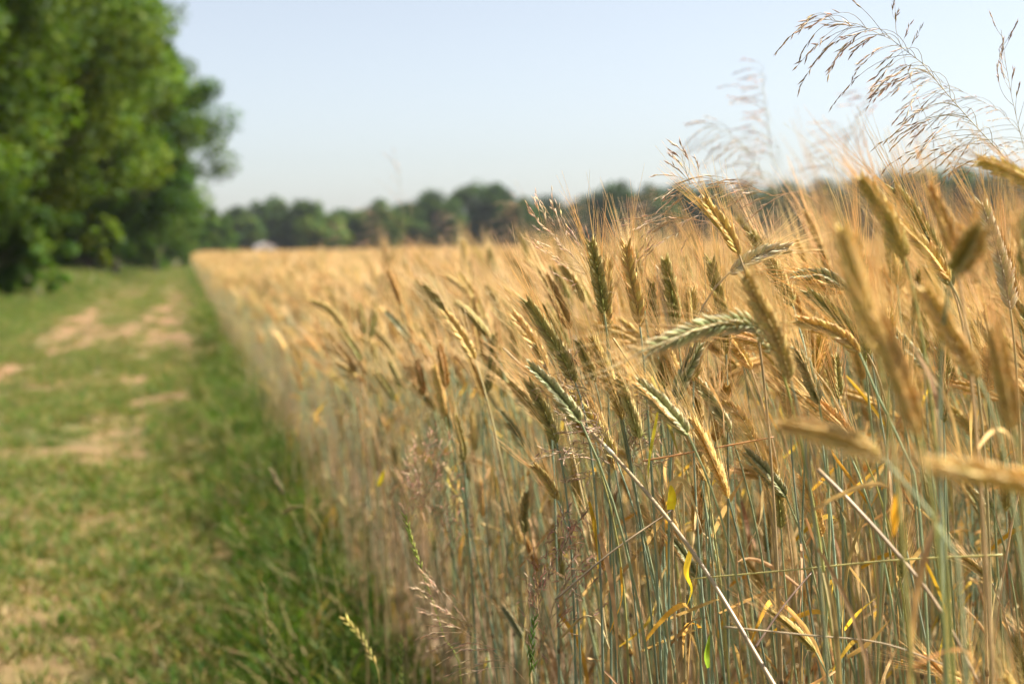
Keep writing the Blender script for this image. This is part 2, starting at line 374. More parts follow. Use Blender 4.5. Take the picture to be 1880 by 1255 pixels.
for i in range(14):
    K = make_kind(i); KINDS.append(K)
    j = MB()
    for part, mi in [(K['stem'], 0), (K['earmb'], 1), (K['awn'], 2)]+[(l, 3) for l in K['leaves']]:
        j.v += part.v; j.c += part.c; j.f += [tuple(a+j.n for a in q) for q in part.f]; j.m += [mi]*len(part.f); j.n += part.n
    kc_near.objects.link(bpy.data.objects.new('kind_%02d' % i, j.mesh('rye_stalk_near', MATS4)))
    kc_far.objects.link(bpy.data.objects.new('kind_%02d' % i, K['far'].mesh('rye_stalk_far', MATS4)))
    K['m_stem'] = K['stem'].mesh('stem', [M_STEM]); K['m_ear'] = K['earmb'].mesh('ear', [M_EAR]); K['m_awn'] = K['awn'].mesh('awns', [M_AWN])
    K['m_leaf'] = [l.mesh('leaf', [M_LEAF]) for l in K['leaves']]

def scatter(name, pts, rot, scl, idx, coll):
    me = bpy.data.meshes.new(name); n = len(pts)
    me.vertices.add(n); me.vertices.foreach_set('co', np.asarray(pts, np.float32).ravel())
    a = me.attributes.new('rot', 'FLOAT_VECTOR', 'POINT'); a.data.foreach_set('vector', np.asarray(rot, np.float32).ravel())
    a = me.attributes.new('scl', 'FLOAT_VECTOR', 'POINT'); a.data.foreach_set('vector', np.asarray(scl, np.float32).ravel())
    a = me.attributes.new('idx', 'INT', 'POINT'); a.data.foreach_set('value', np.asarray(idx, np.int32))
    me.update(); o = obj(name, me)
    ng = bpy.data.node_groups.new(name+'_nodes', 'GeometryNodeTree')
    ng.interface.new_socket('Geometry', in_out='INPUT', socket_type='NodeSocketGeometry')
    ng.interface.new_socket('Geometry', in_out='OUTPUT', socket_type='NodeSocketGeometry')
    N = ng.nodes; L = ng.links
    gi = N.new('NodeGroupInput'); go_ = N.new('NodeGroupOutput'); ip = N.new('GeometryNodeInstanceOnPoints')
    ci = N.new('GeometryNodeCollectionInfo'); ci.inputs['Collection'].default_value = coll
    ci.inputs['Separate Children'].default_value = True; ci.inputs['Reset Children'].default_value = True
    def at(nm, ty):
        q = N.new('GeometryNodeInputNamedAttribute'); q.data_type = ty; q.inputs['Name'].default_value = nm
        return [s for s in q.outputs if s.enabled and s.name == 'Attribute'][0]
    er = N.new('FunctionNodeEulerToRotation'); L.new(at('rot', 'FLOAT_VECTOR'), er.inputs[0])
    L.new(gi.outputs[0], ip.inputs['Points']); L.new(ci.outputs[0], ip.inputs['Instance'])
    ip.inputs['Pick Instance'].default_value = True; L.new(at('idx', 'INT'), ip.inputs['Instance Index'])
    L.new(er.outputs[0], ip.inputs['Rotation']); L.new(at('scl', 'FLOAT_VECTOR'), ip.inputs['Scale'])
    L.new(ip.outputs[0], go_.inputs[0])
    md = o.modifiers.new('scatter', 'NODES'); md.node_group = ng
    return o

# --- where the stalks of the crop stand
def in_field(d0, d1, dens, margin=1.2, back=None):
    ys = []
    x1 = .36*d1+margin; x0 = edge(d1)-.1
    n = int(dens*(x1-x0)*(d1-d0)); x = rng.uniform(x0, x1, n); y = rng.uniform(d0, d1, n)
    rag = -.03+.10*(fbm(y*2.2, y*0+3)-.5)+rng.normal(0, .035, n)
    k = (off(x, y) < rag) & (x < .36*np.maximum(y, 0)+margin)
    return x[k], y[k]
bands = [in_field(-1.0, .55, 170, .9), in_field(.55, 4, 330), in_field(4, 9, 180, 1.3), in_field(9, 24, 70, 1.5), in_field(24, 60, 17, 2), in_field(60, 215, 2.2, 4)]
# the face of the crop along the track stays dense far away
n = 9000; yy = rng.uniform(9, 130, n)**1.0; oo = rng.uniform(-1.4, .02, n); bands.append((edge(yy)-oo, yy))
X = np.concatenate([b[0] for b in bands]); Y = np.concatenate([b[1] for b in bands])
# keep a pocket free right in front of the lens, where the photograph only has its own few blurred ears
px = 940+X/np.maximum(Y, .01)*FPX
keep = ~((Y < 1.02) & (Y > -.25) & (px > -300) & (px < 2300) & (X < 1.1))
keep &= ~((Y < 1.38) & (Y > 0) & (px < 1500) & (px > -300))
X, Y, px = X[keep], Y[keep], px[keep]
idx = rng.integers(0, 14, len(X)); rz = rng.normal(0, .55, len(X)); flip = rng.random(len(X)) < .08; rz = np.where(flip, rz+math.pi, rz)
SC = np.clip(rng.normal(.99, .05, len(X)), .74, 1.12); short = rng.random(len(X)) < .24; SC = np.where(short, rng.uniform(.62, .9, len(X)), SC)
SC *= 1+.05*(fbm(X*.5, Y*.5)-.5)
SC = np.where((Y < 1.4) & (Y > .2), np.minimum(SC, rng.uniform(.55, .78, len(X))), SC)      # only low stalks between the lens and the sharp ears
tilt = rng.normal(0, .045, (len(X), 2))
SC *= 1-.13*sst(-.55, .0, off(X, Y))*(Y > 3)          # thinner, lower plants along the margin
ysil = np.interp(px, [600, 900, 1150, 1300, 1500, 1700, 1880], [448, 432, 415, 395, 362, 335, 320])   # skyline of the near ears
zcap = H+(450-ysil)/FPX*np.maximum(Y, .3)-rng.uniform(0, .11, len(X))
SC = np.where(Y < 5, np.minimum(SC+.05*sst(1300, 1500, px)*(Y < 3), zcap/1.08), SC*(1-.03*(Y > 8)))
visible = (px > 560) & (px < 1960) & (Y > .9)
order = np.argsort(np.where(visible, Y, 1e9))
N_HERO = 46
single = order[:300-N_HERO]; is_single = np.zeros(len(X), bool); is_single[single] = True
mass = ~is_single; nearm = mass & (Y < 8.5); farm = mass & ~nearm
for nm, sel, cl in (('rye_crop_near', nearm, kc_near), ('rye_crop_far', farm, kc_far)):
    o = scatter(nm, np.stack([X[sel], Y[sel], np.zeros(sel.sum())], 1), np.stack([tilt[sel, 0], tilt[sel, 1], rz[sel]], 1), np.stack([SC[sel]]*3, 1), idx[sel], cl)
    tag(o, {'rye_crop_near': 'dense ripe rye standing behind the front stalks of the field', 'rye_crop_far': 'golden mass of rye reaching to the far end of the field'}[nm], 'rye', kind='stuff')
# --- the ears the photograph singles out, each built for itself
SPK_SHARED = {}
def shared_floret(kind, v):
    if (kind, v) not in SPK_SHARED:
        r = np.random.default_rng(7*v+len(kind)); m = MB()
        add_floret(m, (A([0, 0, 0.]), np.eye(3), 1., 1., 0), *ear_colour(kind, .12+.22*v, r), SPK_HI)
        SPK_SHARED[(kind, v)] = m.mesh('spikelet', [M_EAR])
    return SPK_SHARED[(kind, v)]
hero_n = 0; HANDLES = []
def hero(label, handle, ear_px, d, kind='mixed', tone='g', base=(.05, .05), via=None, width=1.0, leaves=2, sharp=False, d_tip=None, leafspec=None, stem_r=.0018):
    """ear_px: pixels from the neck to the tip of the ear, at d metres (d_tip at the tip)"""
    global hero_n; hero_n += 1
    r = np.random.default_rng(900+hero_n)
    dt = d if d_tip is None else d_tip; n = len(ear_px)
    ep = A([P(*q, d+(dt-d)*i/(n-1)) for i, q in enumerate(ear_px)])
    if n == 2:                              # a slight bow
        q = ep[1]-ep[0]; ep = A([ep[0], ep[0]+q*.35+A([0, 0, .03])*np.linalg.norm(q), ep[0]+q*.7+A([0, 0, .03])*np.linalg.norm(q), ep[1]])
    neck = ep[0]; e = nrm(ep[1]-ep[0])
    B = A([neck[0]+base[0], neck[1]+base[1], 0.])
    if via: st = crom([B, B*.5+P(*via[0], d)*A([.5, .5, 0])+A([0, 0, .45*neck[2]])]+[P(*q, d) for q in via]+[neck], 30)
    else:
        k = .10+.12*max(0, 1-e[2]); st = bez(B, B+A([0, 0, neck[2]*.5]), neck-nrm(e+A([0, 0, .15]))*k, neck, 26)
    HANDLES.append((A(ear_px[len(ear_px)//2], float), handle)); root = empty('rye_stalk', B); lo = lambda p: p-B
    tag(root, label, 'rye stalk', 'rye stalks standing out at the near field edge')
    m = MB(); add_stem(m, lo(st), r, tone, rad=stem_r, n=7); obj('stem', m.mesh('stem', [M_STEM]), root)
    L = np.linalg.norm(np.diff(ep, axis=0), axis=1).sum(); nn = int(np.clip(round(20*L/.088), 9, 24))
    pts, flo, awn, _ = ear_layout(lo(ep), r, width*(.95 if sharp else .92), nn, r.normal(0, .3) if sharp else None)
    m = MB(); m.tube(pts, .0011, ear_colour(kind, .2, r)[0], 5)
    if not sharp:
        for f in flo: add_floret(m, f, *ear_colour(kind, f[4], r), SPK_HI)
    ea = obj('ear', m.mesh('ear', [M_EAR]), root)
    if sharp:
        for f in flo:
            s = obj('spikelet', shared_floret(kind, int(r.integers(0, 3))), ea)
            M = np.eye(4); M[:3, :3] = f[1] @ np.diag([f[3], f[3], f[2]]); M[:3, 3] = f[0]; s.matrix_basis = Matrix(M.tolist())
    m = MB(); add_awns(m, awn, r); tag(obj('awns', m.mesh('awns', [M_AWN]), ea), kind='stuff')
    for h in r.uniform(.3, .85, leaves):
        m = MB(); add_leaf(m, lo(st)[int(h*(len(st)-1))], r); obj('leaf', m.mesh('leaf', [M_LEAF]), root)
    for (pp, dd, w, c, tw) in (leafspec or []):
        q = lo(crom([P(*a, dd) for a in pp], 12)); m = MB(); ww = w*np.sin(np.linspace(.7, 3.08, 12))**.6
        cc = A(c)*np.ones((12, 1)); m.ribbon(q, ww, cc, .4, tw, .3); obj('leaf', m.mesh('leaf', [M_LEAF]), root)
    return root
S = True
hero('sharp green rye ear leaning left, pale right edge, over the diagonal straw', 'sharp leaning green ear', [(1056, 702), (1033, 655), (1000, 603), (968, 553)], 1.47, 'green', 'b', (.02, .03), sharp=S, width=1.12)
hero('sharp upright golden rye ear with the tallest awns left of the arching ear', 'sharp golden ear', [(1175, 600), (1168, 555), (1156, 500), (1149, 448)], 1.47, 'gold', 'b', (.03, .02), sharp=S, width=1.1)
hero('slim upright rye ear directly left of the sharp golden ear', 'slim upright ear', [(1114, 604), (1112, 560), (1113, 520), (1116, 478)], 1.62, 'mixed', 'b', (.0, .03), sharp=S)
hero('short plump green ear close right of the sharp leaning green ear', 'short plump ear', [(1092, 702), (1082, 676), (1062, 628)], 1.62, 'green', 'b', (.02, .05), sharp=S, width=1.1)
hero('yellow green rye ear behind the pale feathery grass head', 'yellow green ear', [(1072, 556), (1058, 525), (1030, 487)], 1.9, 'mixed', 's', (.02, .1))
hero('green ear nodding just left of the yellow green one', 'nodding green ear', [(1043, 548), (1030, 520), (1012, 488)], 2.1, 'green', 's', (.02, .1))
hero('arching grey green ear bent over level, tip pointing left', 'arching ear', [(1424, 652), (1396, 602), (1330, 595), (1262, 612), (1192, 640)], 1.22, 'grey', 'y', (.10, .02), sharp=S, width=1.05, d_tip=1.12)
hero('silvery green ear with white husk edges beneath the arching ear', 'silvery green ear', [(1243, 735), (1250, 705), (1268, 668), (1284, 632)], 1.47, 'grey', 'b', (.0, .03), sharp=S, width=1.25, leaves=1,
     leafspec=[([(1226, 920), (1234, 884), (1252, 876), (1268, 902), (1285, 955), (1294, 990)], 1.45, .0055, (.66, .53, .30), .8),
               ([(1230, 935), (1232, 915), (1231, 890)], 1.44, .0055, (.80, .62, .03), .2)])
hero('dark green ear close behind and left of the silvery green ear', 'dark silvery neighbour ear', [(1220, 712), (1216, 680), (1222, 640)], 1.55, 'green', 'b', (.02, .04), sharp=S)
hero('dark upright ear with its base just under the arching ear', 'dark upright ear', [(1333, 650), (1330, 600), (1318, 540), (1305, 478)], 1.56, 'green', 'b', (.0, .03), sharp=S, width=1.05)
hero('golden ear leaning left below the drooping grass sprays', 'golden leaning ear', [(1357, 468), (1338, 430), (1312, 395), (1290, 366)], 1.36, 'gold', 's', (.05, .03), sharp=S, width=1.0)
hero('pale whitish ear tipped to the right with bright fanned awns', 'pale right tipped ear', [(1338, 502), (1375, 478), (1412, 462), (1448, 455)], 1.46, 'pale', 's', (-.02, .03), sharp=S, width=1.15)
hero('level green ear with pale upper edge pointing left, mid right', 'level green ear', [(1556, 532), (1520, 508), (1490, 504), (1456, 506)], 1.5, 'grey', 'g', (.08, .03), sharp=S)
hero('gold brown ear arching over to the left on a bowed straw', 'gold brown arching ear', [(1578, 648), (1545, 618), (1505, 600), (1462, 588)], 1.25, 'gold', 'g', (.08, -.04), via=[(1690, 960), (1626, 765)], sharp=S, width=1.05)
hero('striped dark ear leaning left above the gold brown arching ear', 'striped dark ear', [(1592, 648), (1560, 605), (1525, 570), (1482, 535)], 1.48, 'green', 's', (.04, .04), sharp=S)
hero('blurred yellow green ear leaning left in front of the bristling awns', 'blurred yellow green ear', [(1662, 478), (1640, 420), (1610, 370), (1582, 328)], 1.06, 'mixed', 'y', (.06, .0), width=1.0)
hero('long gold edged ear leaning left beneath the big grass spray', 'long gold edged ear', [(1748, 528), (1716, 460), (1682, 400), (1642, 345)], 1.36, 'green', 's', (.05, .03), sharp=S, width=1.05)
hero('green gold ear leaning left, lower neighbour of the long gold edged ear', 'lower gold edged ear', [(1744, 516), (1712, 470), (1680, 435), (1655, 408)], 1.30, 'gold', 's', (.04, .02), sharp=S)
hero('blurred rust brown ear left of the green ear with a bright tip', 'rust brown blurred ear', [(1752, 470), (1740, 425), (1722, 380), (1706, 345)], 1.0, 'rust', 's', (.05, .0))
hero('stubby blurred green ear with a bright tip pointing up right', 'stubby bright tipped ear', [(1752, 500), (1776, 462), (1800, 418)], .88, 'green', 'b', (.02, -.02), width=1.1, d_tip=.80)
hero('upper of two big blurred orange ears right of centre', 'big blurred orange ear', [(1612, 655), (1590, 580), (1568, 500), (1548, 420)], .90, 'gold', 'y', (.04, .0))
hero('big blurred yellow ear hanging over the stems right of centre', 'big blurred yellow ear', [(1688, 800), (1665, 730), (1640, 660), (1614, 580)], .82, 'gold', 'y', (.03, .0))
hero('big blurred green gold ear leaning left near the right edge', 'blurred green gold ear', [(1796, 695), (1762, 640), (1728, 585), (1696, 530)], .92, 'mixed', 'g', (.05, .0))
hero('blurred ear lying almost level low in the right foreground', 'level foreground ear', [(1622, 842), (1560, 812), (1500, 792), (1436, 776)], .84, 'mixed', 'g', (.06, -.03), via=[(1770, 1180), (1715, 960)], width=1.0)
hero('large blurred gold ear lying level at the right edge', 'level right edge ear', [(1975, 935), (1890, 890), (1800, 868), (1718, 852)], .70, 'gold', 'g', (.05, -.02), width=1.0)
hero('dark gold ear tip entering from the right edge below the grass spray', 'ear tip under spray', [(1935, 358), (1880, 328), (1840, 310), (1798, 296)], 1.12, 'mixed', 's', (.06, .0))
hero('dark upright ear cut by the right edge of the picture', 'dark right edge ear', [(1888, 510), (1884, 460), (1880, 390)], .98, 'green', 's', (.03, .0))
hero('blurred orange ear hanging at the far right above the level foreground ear', 'far right orange ear', [(1862, 790), (1850, 730), (1836, 660), (1826, 600)], .86, 'gold', 'y', (.03, .0))
hero('slender pale ear standing right of the stubby green ear', 'slender pale ear', [(1855, 570), (1842, 500), (1822, 430), (1802, 372)], 1.35, 'pale', 's', (.03, .02), sharp=S)
hero('blurred green gold ear slanting behind the arching ear neck', 'slanting blurred ear', [(1452, 700), (1425, 620), (1395, 560), (1368, 505)], 1.1, 'mixed', 'g', (.05, .0))
hero('low green ear crossed by the diagonal straw', 'low straw crossed ear', [(1022, 813), (1010, 780), (992, 740), (970, 700)], 1.5, 'green', 'b', (.01, .03), sharp=S)
hero('small gold green ear low down, beside the pink grass head', 'small low ear', [(1024, 918), (1012, 895), (998, 874), (978, 853)], 1.55, 'mixed', 'b', (.01, .03), sharp=S, width=.85)
hero('dark green ear in the shade right of the bent yellow leaf', 'shaded dark ear', [(1290, 932), (1292, 900), (1298, 865), (1302, 832)], 1.62, 'green', 'g', (.0, .03))
hero('green ear standing alone among stems left of centre', 'lone green ear', [(852, 846), (850, 820), (843, 790), (836, 762)], 2.0, 'green', 'b', (.02, .05))
hero('small tilted ear up left of the lone green ear', 'small tilted ear at left', [(830, 790), (822, 768), (812, 742)], 2.2, 'mixed', 's', (.02, .05))
hero('golden upright ear in the soft rows left of the sharp green ear', 'golden soft row ear', [(884, 655), (878, 620), (872, 585), (867, 548)], 2.35, 'gold', 's', (.02, .05))
hero('dark green ear hanging beside the top of the diagonal straw', 'dark straw top ear', [(893, 720), (900, 690), (905, 655), (908, 615)], 2.2, 'green', 'b', (.02, .05))
hero('dark upright ear in the blurred middle rows at the left', 'dark blurred row ear', [(680, 622), (685, 595), (690, 550)], 3.0, 'green', 's', (.02, .05))
hero('gold ear arching left in the blurred middle rows', 'arching blurred row ear', [(636, 616), (622, 588), (600, 566), (572, 552)], 3.0, 'mixed', 's', (.02, .05))
hero('dark green ear low in the stems right of the big blurred yellow ear', 'low dark right ear', [(1732, 775), (1730, 740), (1726, 690)], 1.5, 'green', 'b', (.01, .03))
hero('small green ear low among stems under the gold brown arching ear', 'low green ear', [(1540, 732), (1537, 700), (1534, 655)], 1.55, 'green', 'b', (.01, .03))
hero('gold ear with pale awns low under the silvery ear', 'low pale awned ear', [(1386, 812), (1370, 780), (1352, 756), (1326, 738)], 1.5, 'gold', 's', (.02, .02), sharp=S, width=.9)
hero('slim dark ear right of the sharp golden ear', 'slim dark ear', [(1204, 600), (1200, 565), (1196, 520)], 1.6, 'green', 'b', (.01, .03), sharp=S)
hero('pale gold slim ear right of the slim dark ear', 'slim pale gold ear', [(1238, 620), (1230, 580), (1220, 540), (1212, 495)], 1.72, 'pale', 's', (.01, .03))
hero('green gold ear half hidden left of the slim upright ear', 'half hidden green gold ear', [(1000, 690), (994, 665), (985, 630)], 1.75, 'mixed', 'b', (.01, .03))
hero('dark green low ear at the left among the stems', 'low dark left ear', [(964, 980), (962, 950), (966, 905)], 1.9, 'green', 's', (.01, .03))

# --- the other stalks of the near field edge, one by one
earw = {'gold': 'golden', 'mixed': 'green gold', 'green': 'greenish', 'rust': 'rusty', 'grey': 'grey green', 'pale': 'pale'}
def to_px(p):
    q = p-A([0, 0, H]); z = q @ _f; return A([940+FPX*(q @ _r)/z, 627.5-FPX*(q @ _u)/z])
hp = A([h[0] for h in HANDLES]); seen_labels = {}
todo = []
for k in single:
    K = KINDS[idx[k]]; c, s_ = math.cos(rz[k]), math.sin(rz[k]); q = K['mid']*SC[k]
    w = A([X[k]+q[0]*c-q[1]*s_, Y[k]+q[0]*s_+q[1]*c, q[2]]); u = to_px(w); dd = np.linalg.norm(hp-u, axis=1); j = int(dd.argmin()); v = u-hp[j]
    far_ = 'well' if dd[j] > 70 else 'close'
    ang = math.degrees(math.atan2(-v[1], v[0])) % 360
    way = ['right of', 'up right of', 'above', 'up left of', 'left of', 'down left of', 'below', 'down right of'][int(((ang+22.5) % 360)//45)]
    lab = '%s %s rye stalk, ear %s %s the %s' % (K['pose'], earw[K['ear']], far_, way, HANDLES[j][1])
    todo.append((k, lab)); seen_labels[lab] = seen_labels.get(lab, 0)+1
rank = {}
for k, lab in todo:                         # nearest first
    if seen_labels[lab] > 1:
        rank[lab] = i = rank.get(lab, -1)+1
        lab = (['nearest', 'rearmost'] if seen_labels[lab] == 2 else ['nearest', 'second', 'third', 'fourth', 'fifth', 'sixth', 'rearmost', 'rearmost'])[min(i, 1 if seen_labels[lab] == 2 else 7)]+' '+lab
    K = KINDS[idx[k]]; e = empty('rye_stalk', (X[k], Y[k], 0)); e.rotation_euler = (tilt[k, 0], tilt[k, 1], rz[k]); e.scale = [SC[k]]*3
    tag(e, lab, 'rye stalk', 'rye stalks crowding the near field edge')
    obj('stem', K['m_stem'], e); ea = obj('ear', K['m_ear'], e); tag(obj('awns', K['m_awn'], ea), kind='stuff')
    for l in K['m_leaf']: obj('leaf', l, e)

# ------------------------------------------------------------------ loose straws and dead leaves in the crop
def straw(label, pxs, rad, col, name='dry_straw', node=None):
    pts = crom([P(*q) for q in pxs], 24); o0 = pts[0].copy(); m = MB()
    s = np.linspace(0, 1, 24); r = np.random.default_rng(int(pxs[0][0]))
    c = A(col)*(1+.12*np.sin(s*23+r.uniform(0, 6)))[:, None]
    e = empty(name, o0); tag(e, label, 'straw')
    m.tube(pts-o0, rad*(1-.35*s), c, 7, cap=True); obj('stem', m.mesh('stem', [M_STEM]), e)
    if node is not None:
        i = int(node*23); d = nrm(pts[i+1]-pts[i]); q = pts[i]-o0; w = rad*(1-.35*node); m = MB()
        m.tube(np.stack([q-d*.006, q-d*.002, q+d*.002, q+d*.012]), A([w*1.02, w*1.4, w*1.35, w*1.1]), A([[.5, .38, .2], [.62, .52, .36], [.7, .6, .45], [.7, .6, .42]]), 7)
        obj('joint', m.mesh('joint', [M_STEM]), e)
    return e
straw('long pale broken straw running diagonally across the stems', [(1500, 1390, 1.22), (1420, 1255, 1.26), (1270, 1010, 1.34), (1122, 830, 1.44), (1010, 722, 1.55), (925, 640, 1.68)], .0023, (.38, .29, .145), node=.60)
straw('thin green yellow straw lying almost level across the lower right', [(1840, 1018, 1.22), (1640, 1028, 1.28), (1450, 1046, 1.34), (1265, 1062, 1.42)], .0010, (.50, .44, .15))
straw('thick pale straw end slanting down right below the level foreground ear', [(1502, 862, 1.2), (1560, 920, 1.18), (1640, 1008, 1.16), (1720, 1110, 1.14), (1800, 1260, 1.12)], .0020, (.42, .31, .15))
straw('thin brown straw rising to the right under the diagonal straw', [(1020, 1100, 1.42), (1120, 1015, 1.42), (1235, 935, 1.44)], .0012, (.36, .26, .15))
straw('thin orange straw crossing level right of the silvery ear', [(1180, 846, 1.46), (1280, 828, 1.45), (1420, 802, 1.42)], .0012, (.55, .30, .11))
straw('short fine orange straw left of the golden ear stem', [(1125, 620, 1.44), (1155, 665, 1.44), (1190, 722, 1.45), (1196, 770, 1.46)], .0011, (.58, .34, .13))
straw('thin dark straw leaning right among the lower stems', [(1385, 1190, 1.36), (1440, 1110, 1.38), (1490, 1050, 1.4)], .0013, (.24, .16, .10))
straw('pale thin straw lying level near the bottom right', [(1330, 1150, 1.3), (1480, 1165, 1.28), (1620, 1180, 1.26), (1740, 1222, 1.24)], .0010, (.50, .40, .22))
def loose_leaf(label, pxs, w, col, tw=1.0, col2=None):
    pts = crom([P(*q) for q in pxs], 16); o0 = pts[0].copy(); m = MB(); s = np.linspace(0, 1, 16)[:, None]
    c = A(col)*(1-s)+A(col2 if col2 else col)*s
    m.ribbon(pts-o0, w*.68*np.sin(np.linspace(.35, 3.05, 16))**.7, c, .5, tw, .35)
    o = obj('dead_leaf', m.mesh('dead_leaf', [M_LEAF])); o.location = o0; return tag(o, label, 'leaf')
loose_leaf('yellow and green blade hanging right of the golden ear stem', [(1196, 690, 1.42), (1212, 730, 1.42), (1228, 775, 1.43), (1246, 832, 1.45)], .0042, (.50, .44, .14), .6, (.24, .24, .06))
loose_leaf('bright yellow blade hanging at the foot of the sharp ear stem', [(1082, 920, 1.5), (1092, 960, 1.5), (1100, 1010, 1.5), (1098, 1050, 1.5)], .0045, (.72, .42, .04), .5, (.6, .36, .06))
loose_leaf('vivid yellow crumpled leaf low beside the diagonal straw', [(1268, 1010, 1.4), (1262, 1050, 1.4), (1272, 1080, 1.4), (1262, 1110, 1.4)], .0060, (.62, .44, .05), 1.2, (.78, .60, .03))
loose_leaf('small fresh green blade at the bottom under the yellow leaf', [(1300, 1225, 1.38), (1296, 1200, 1.38), (1302, 1165, 1.38)], .0055, (.30, .42, .03), .4)
loose_leaf('tan dry blade slanting near the bottom right', [(1555, 1205, 1.3), (1590, 1180, 1.3), (1618, 1152, 1.3), (1634, 1136, 1.3)], .0060, (.50, .34, .13), .5)
loose_leaf('blurred orange blade hanging below the level foreground ear', [(1648, 905, .95), (1645, 940, .95), (1640, 985, .95)], .0045, (.72, .40, .03), .5)
loose_leaf('slender yellow blade crossing the silvery ear stems', [(1208, 755, 1.44), (1200, 800, 1.44), (1192, 850, 1.45), (1190, 890, 1.45)], .0030, (.62, .50, .05), .7, (.30, .30, .06))
loose_leaf('curled pale blade low at the centre bottom', [(1030, 1170, 1.5), (1070, 1130, 1.5), (1100, 1140, 1.5), (1120, 1190, 1.5)], .0040, (.58, .42, .22), 1.5)
loose_leaf('yellow scrap of leaf in the soft stems at the left', [(694, 892, 2.6), (700, 875, 2.6), (706, 862, 2.6)], .0075, (.80, .60, .03), .3)
for i, (a, b) in enumerate([((1300, 700), (1330, 800)), ((1480, 950), (1500, 1080)), ((1140, 1040), (1120, 1160)), ((1400, 900), (1370, 1010)), ((1560, 1040), (1600, 1130))]):
    d = 1.42+.05*i
    loose_leaf(['dry blade dangling behind the silvery green ear', 'gold blade hanging among the lower right stems', 'brown blade twisting down at the bottom centre', 'tan blade dangling right of the shaded dark ear', 'brown curled blade low in the right stems'][i],
               [(*a, d), ((a[0]+b[0])/2+12, (a[1]+b[1])/2, d), (*b, d)], .0035, LEAFC[i].tolist(), 2.0)

# ------------------------------------------------------------------ wild grass heads among the crop
BROWN = A([.36, .25, .16]); TANC = A([.56, .40, .24]); PINK = A([.46, .25, .17]); GRN = A([.26, .30, .08])
def panicle(label, axis, d, col, nb=26, blen=.08, droop=(-.8, -.75), start=.3, base=(.02, .03), stemcol=(.42, .36, .20), rad=.0009, spk=.0075, seed=1, fine=False, d1=None):
    """axis: pixels from low on the visible culm to the tip; branches droop towards (x, z) = droop"""
    r = np.random.default_rng(3000+seed); n = len(axis); d1 = d if d1 is None else d1
    ap = [P(*q, d+(d1-d)*i/max(1, n-1)) for i, q in enumerate(axis)]
    B = A([ap[0][0]+base[0], ap[0][1]+base[1], 0.])
    pts = crom([B, B*.4+ap[0]*.6*A([1, 1, 1])+A([base[0]*.15, 0, 0])]+ap, 40)
    e = empty('wild_grass', B); tag(e, label, 'grass')
    m = MB(); s = np.linspace(0, 1, 40); m.tube(pts-B, rad*(1.2-.95*s), A(stemcol)*np.ones((40, 1)), 5); obj('culm', m.mesh('culm', [M_PAN]), e)
    zz = [np.linalg.norm(np.diff(pts, axis=0), axis=1)]; sl = np.r_[0, np.cumsum(zz[0])]; La = sum(np.linalg.norm(ap[i+1]-ap[i]) for i in range(n-1))
    T, W, V = frames(pts); dv = nrm(A([droop[0], 0, droop[1]]))
    for b in range(nb):
        t = start+(1-start)*(b+r.uniform(0, .9))/nb; u = sl[-1]-La*(1-t); i = min(np.searchsorted(sl, u), 39); p = A([np.interp(u, sl, pts[:, q]) for q in range(3)]); T0 = T[i]
        ln = blen*(1.12-.65*t)*r.uniform(.55, 1.15)
        a = r.uniform(0, 6.28); side = W[i]*math.cos(a)+V[i]*math.sin(a)
        d0 = nrm(T0*.8+side*.7); end = nrm(dv*r.uniform(.7, 1.4)+side*.5+T0*.25+r.normal(0, .16, 3))
        c = bez(p, p+d0*ln*.4, p+d0*ln*.45+end*ln*.3, p+d0*ln*.35+end*ln*.85, 9)-B
        m = MB(); m.tube(c, np.linspace(rad*.32, rad*.16, 9), A(stemcol)*.9, 3)
        subs = [c] if fine is False else [c]+[np.stack([c[k], c[k]+nrm(end+r.normal(0, .6, 3))*ln*.12, c[k]+nrm(end+r.normal(0, .6, 3))*ln*.3]) for k in (3, 4, 5, 6, 7)]
        for si, q in enumerate(subs):
            q = crom(q, 9)
            if si: m.tube(q, rad*.15, A(stemcol)*.9, 3)
            f0 = r.uniform(.35, .6) if not si else .5; ns = r.integers(5, 10) if not si else 3
            for k in range(ns):
                tt = f0+(1-f0)*(k+.3)/ns; j = min(int(tt*8), 7); o_ = q[j]+(q[j+1]-q[j])*(tt*8-j); dd = nrm(q[j+1]-q[j]+r.normal(0, .22, 3)*np.linalg.norm(q[j+1]-q[j]))
                l2 = spk*r.uniform(.7, 1.2); cc = jit(A(col)*(1-.0)+0, .3, r); cc = cc if r.random() < .7 else jit(TANC, .2, r)
                add_floret(m, (o_, basis(dd, r.normal(0, 1, 3)), l2, spk*.085, .5), cc, cc*1.25, SPK_LO)
        obj('branch', m.mesh('branch', [M_PAN]), e)
    return e
panicle('big arching brown grass spray against the sky at the upper right', [(1925, 420), (1880, 330), (1800, 242), (1721, 152), (1670, 94), (1580, 46), (1505, 34)], 1.5, BROWN, 56, .125, (-.62, -.85), .22, (.03, .02), seed=1, rad=.0011, spk=.0105)
panicle('second brown grass spray hanging behind the big arching one', [(1960, 420), (1905, 300), (1850, 215), (1760, 165), (1680, 130)], 1.72, BROWN, 30, .10, (-.8, -.6), .25, (.03, .03), seed=2)
panicle('narrow upright grass spike near the top right corner', [(1885, 330), (1868, 230), (1850, 140), (1838, 55)], 1.55, BROWN, 12, .05, (.1, .5), .3, (.02, .02), seed=3)
panicle('thin single grass tip cut by the top edge of the picture', [(1720, 330), (1690, 200), (1648, 70), (1642, -10)], 1.5, BROWN, 5, .04, (.2, .6), .6, (.05, .02), seed=4, rad=.0006)
panicle('tall blurred grass head left of the big spray, highest of three', [(1440, 440), (1425, 330), (1410, 240), (1398, 135)], 3.0, PINK*.9, 46, .14, (-.5, -.1), .15, (.03, .05), spk=.0105, rad=.0013, seed=5)
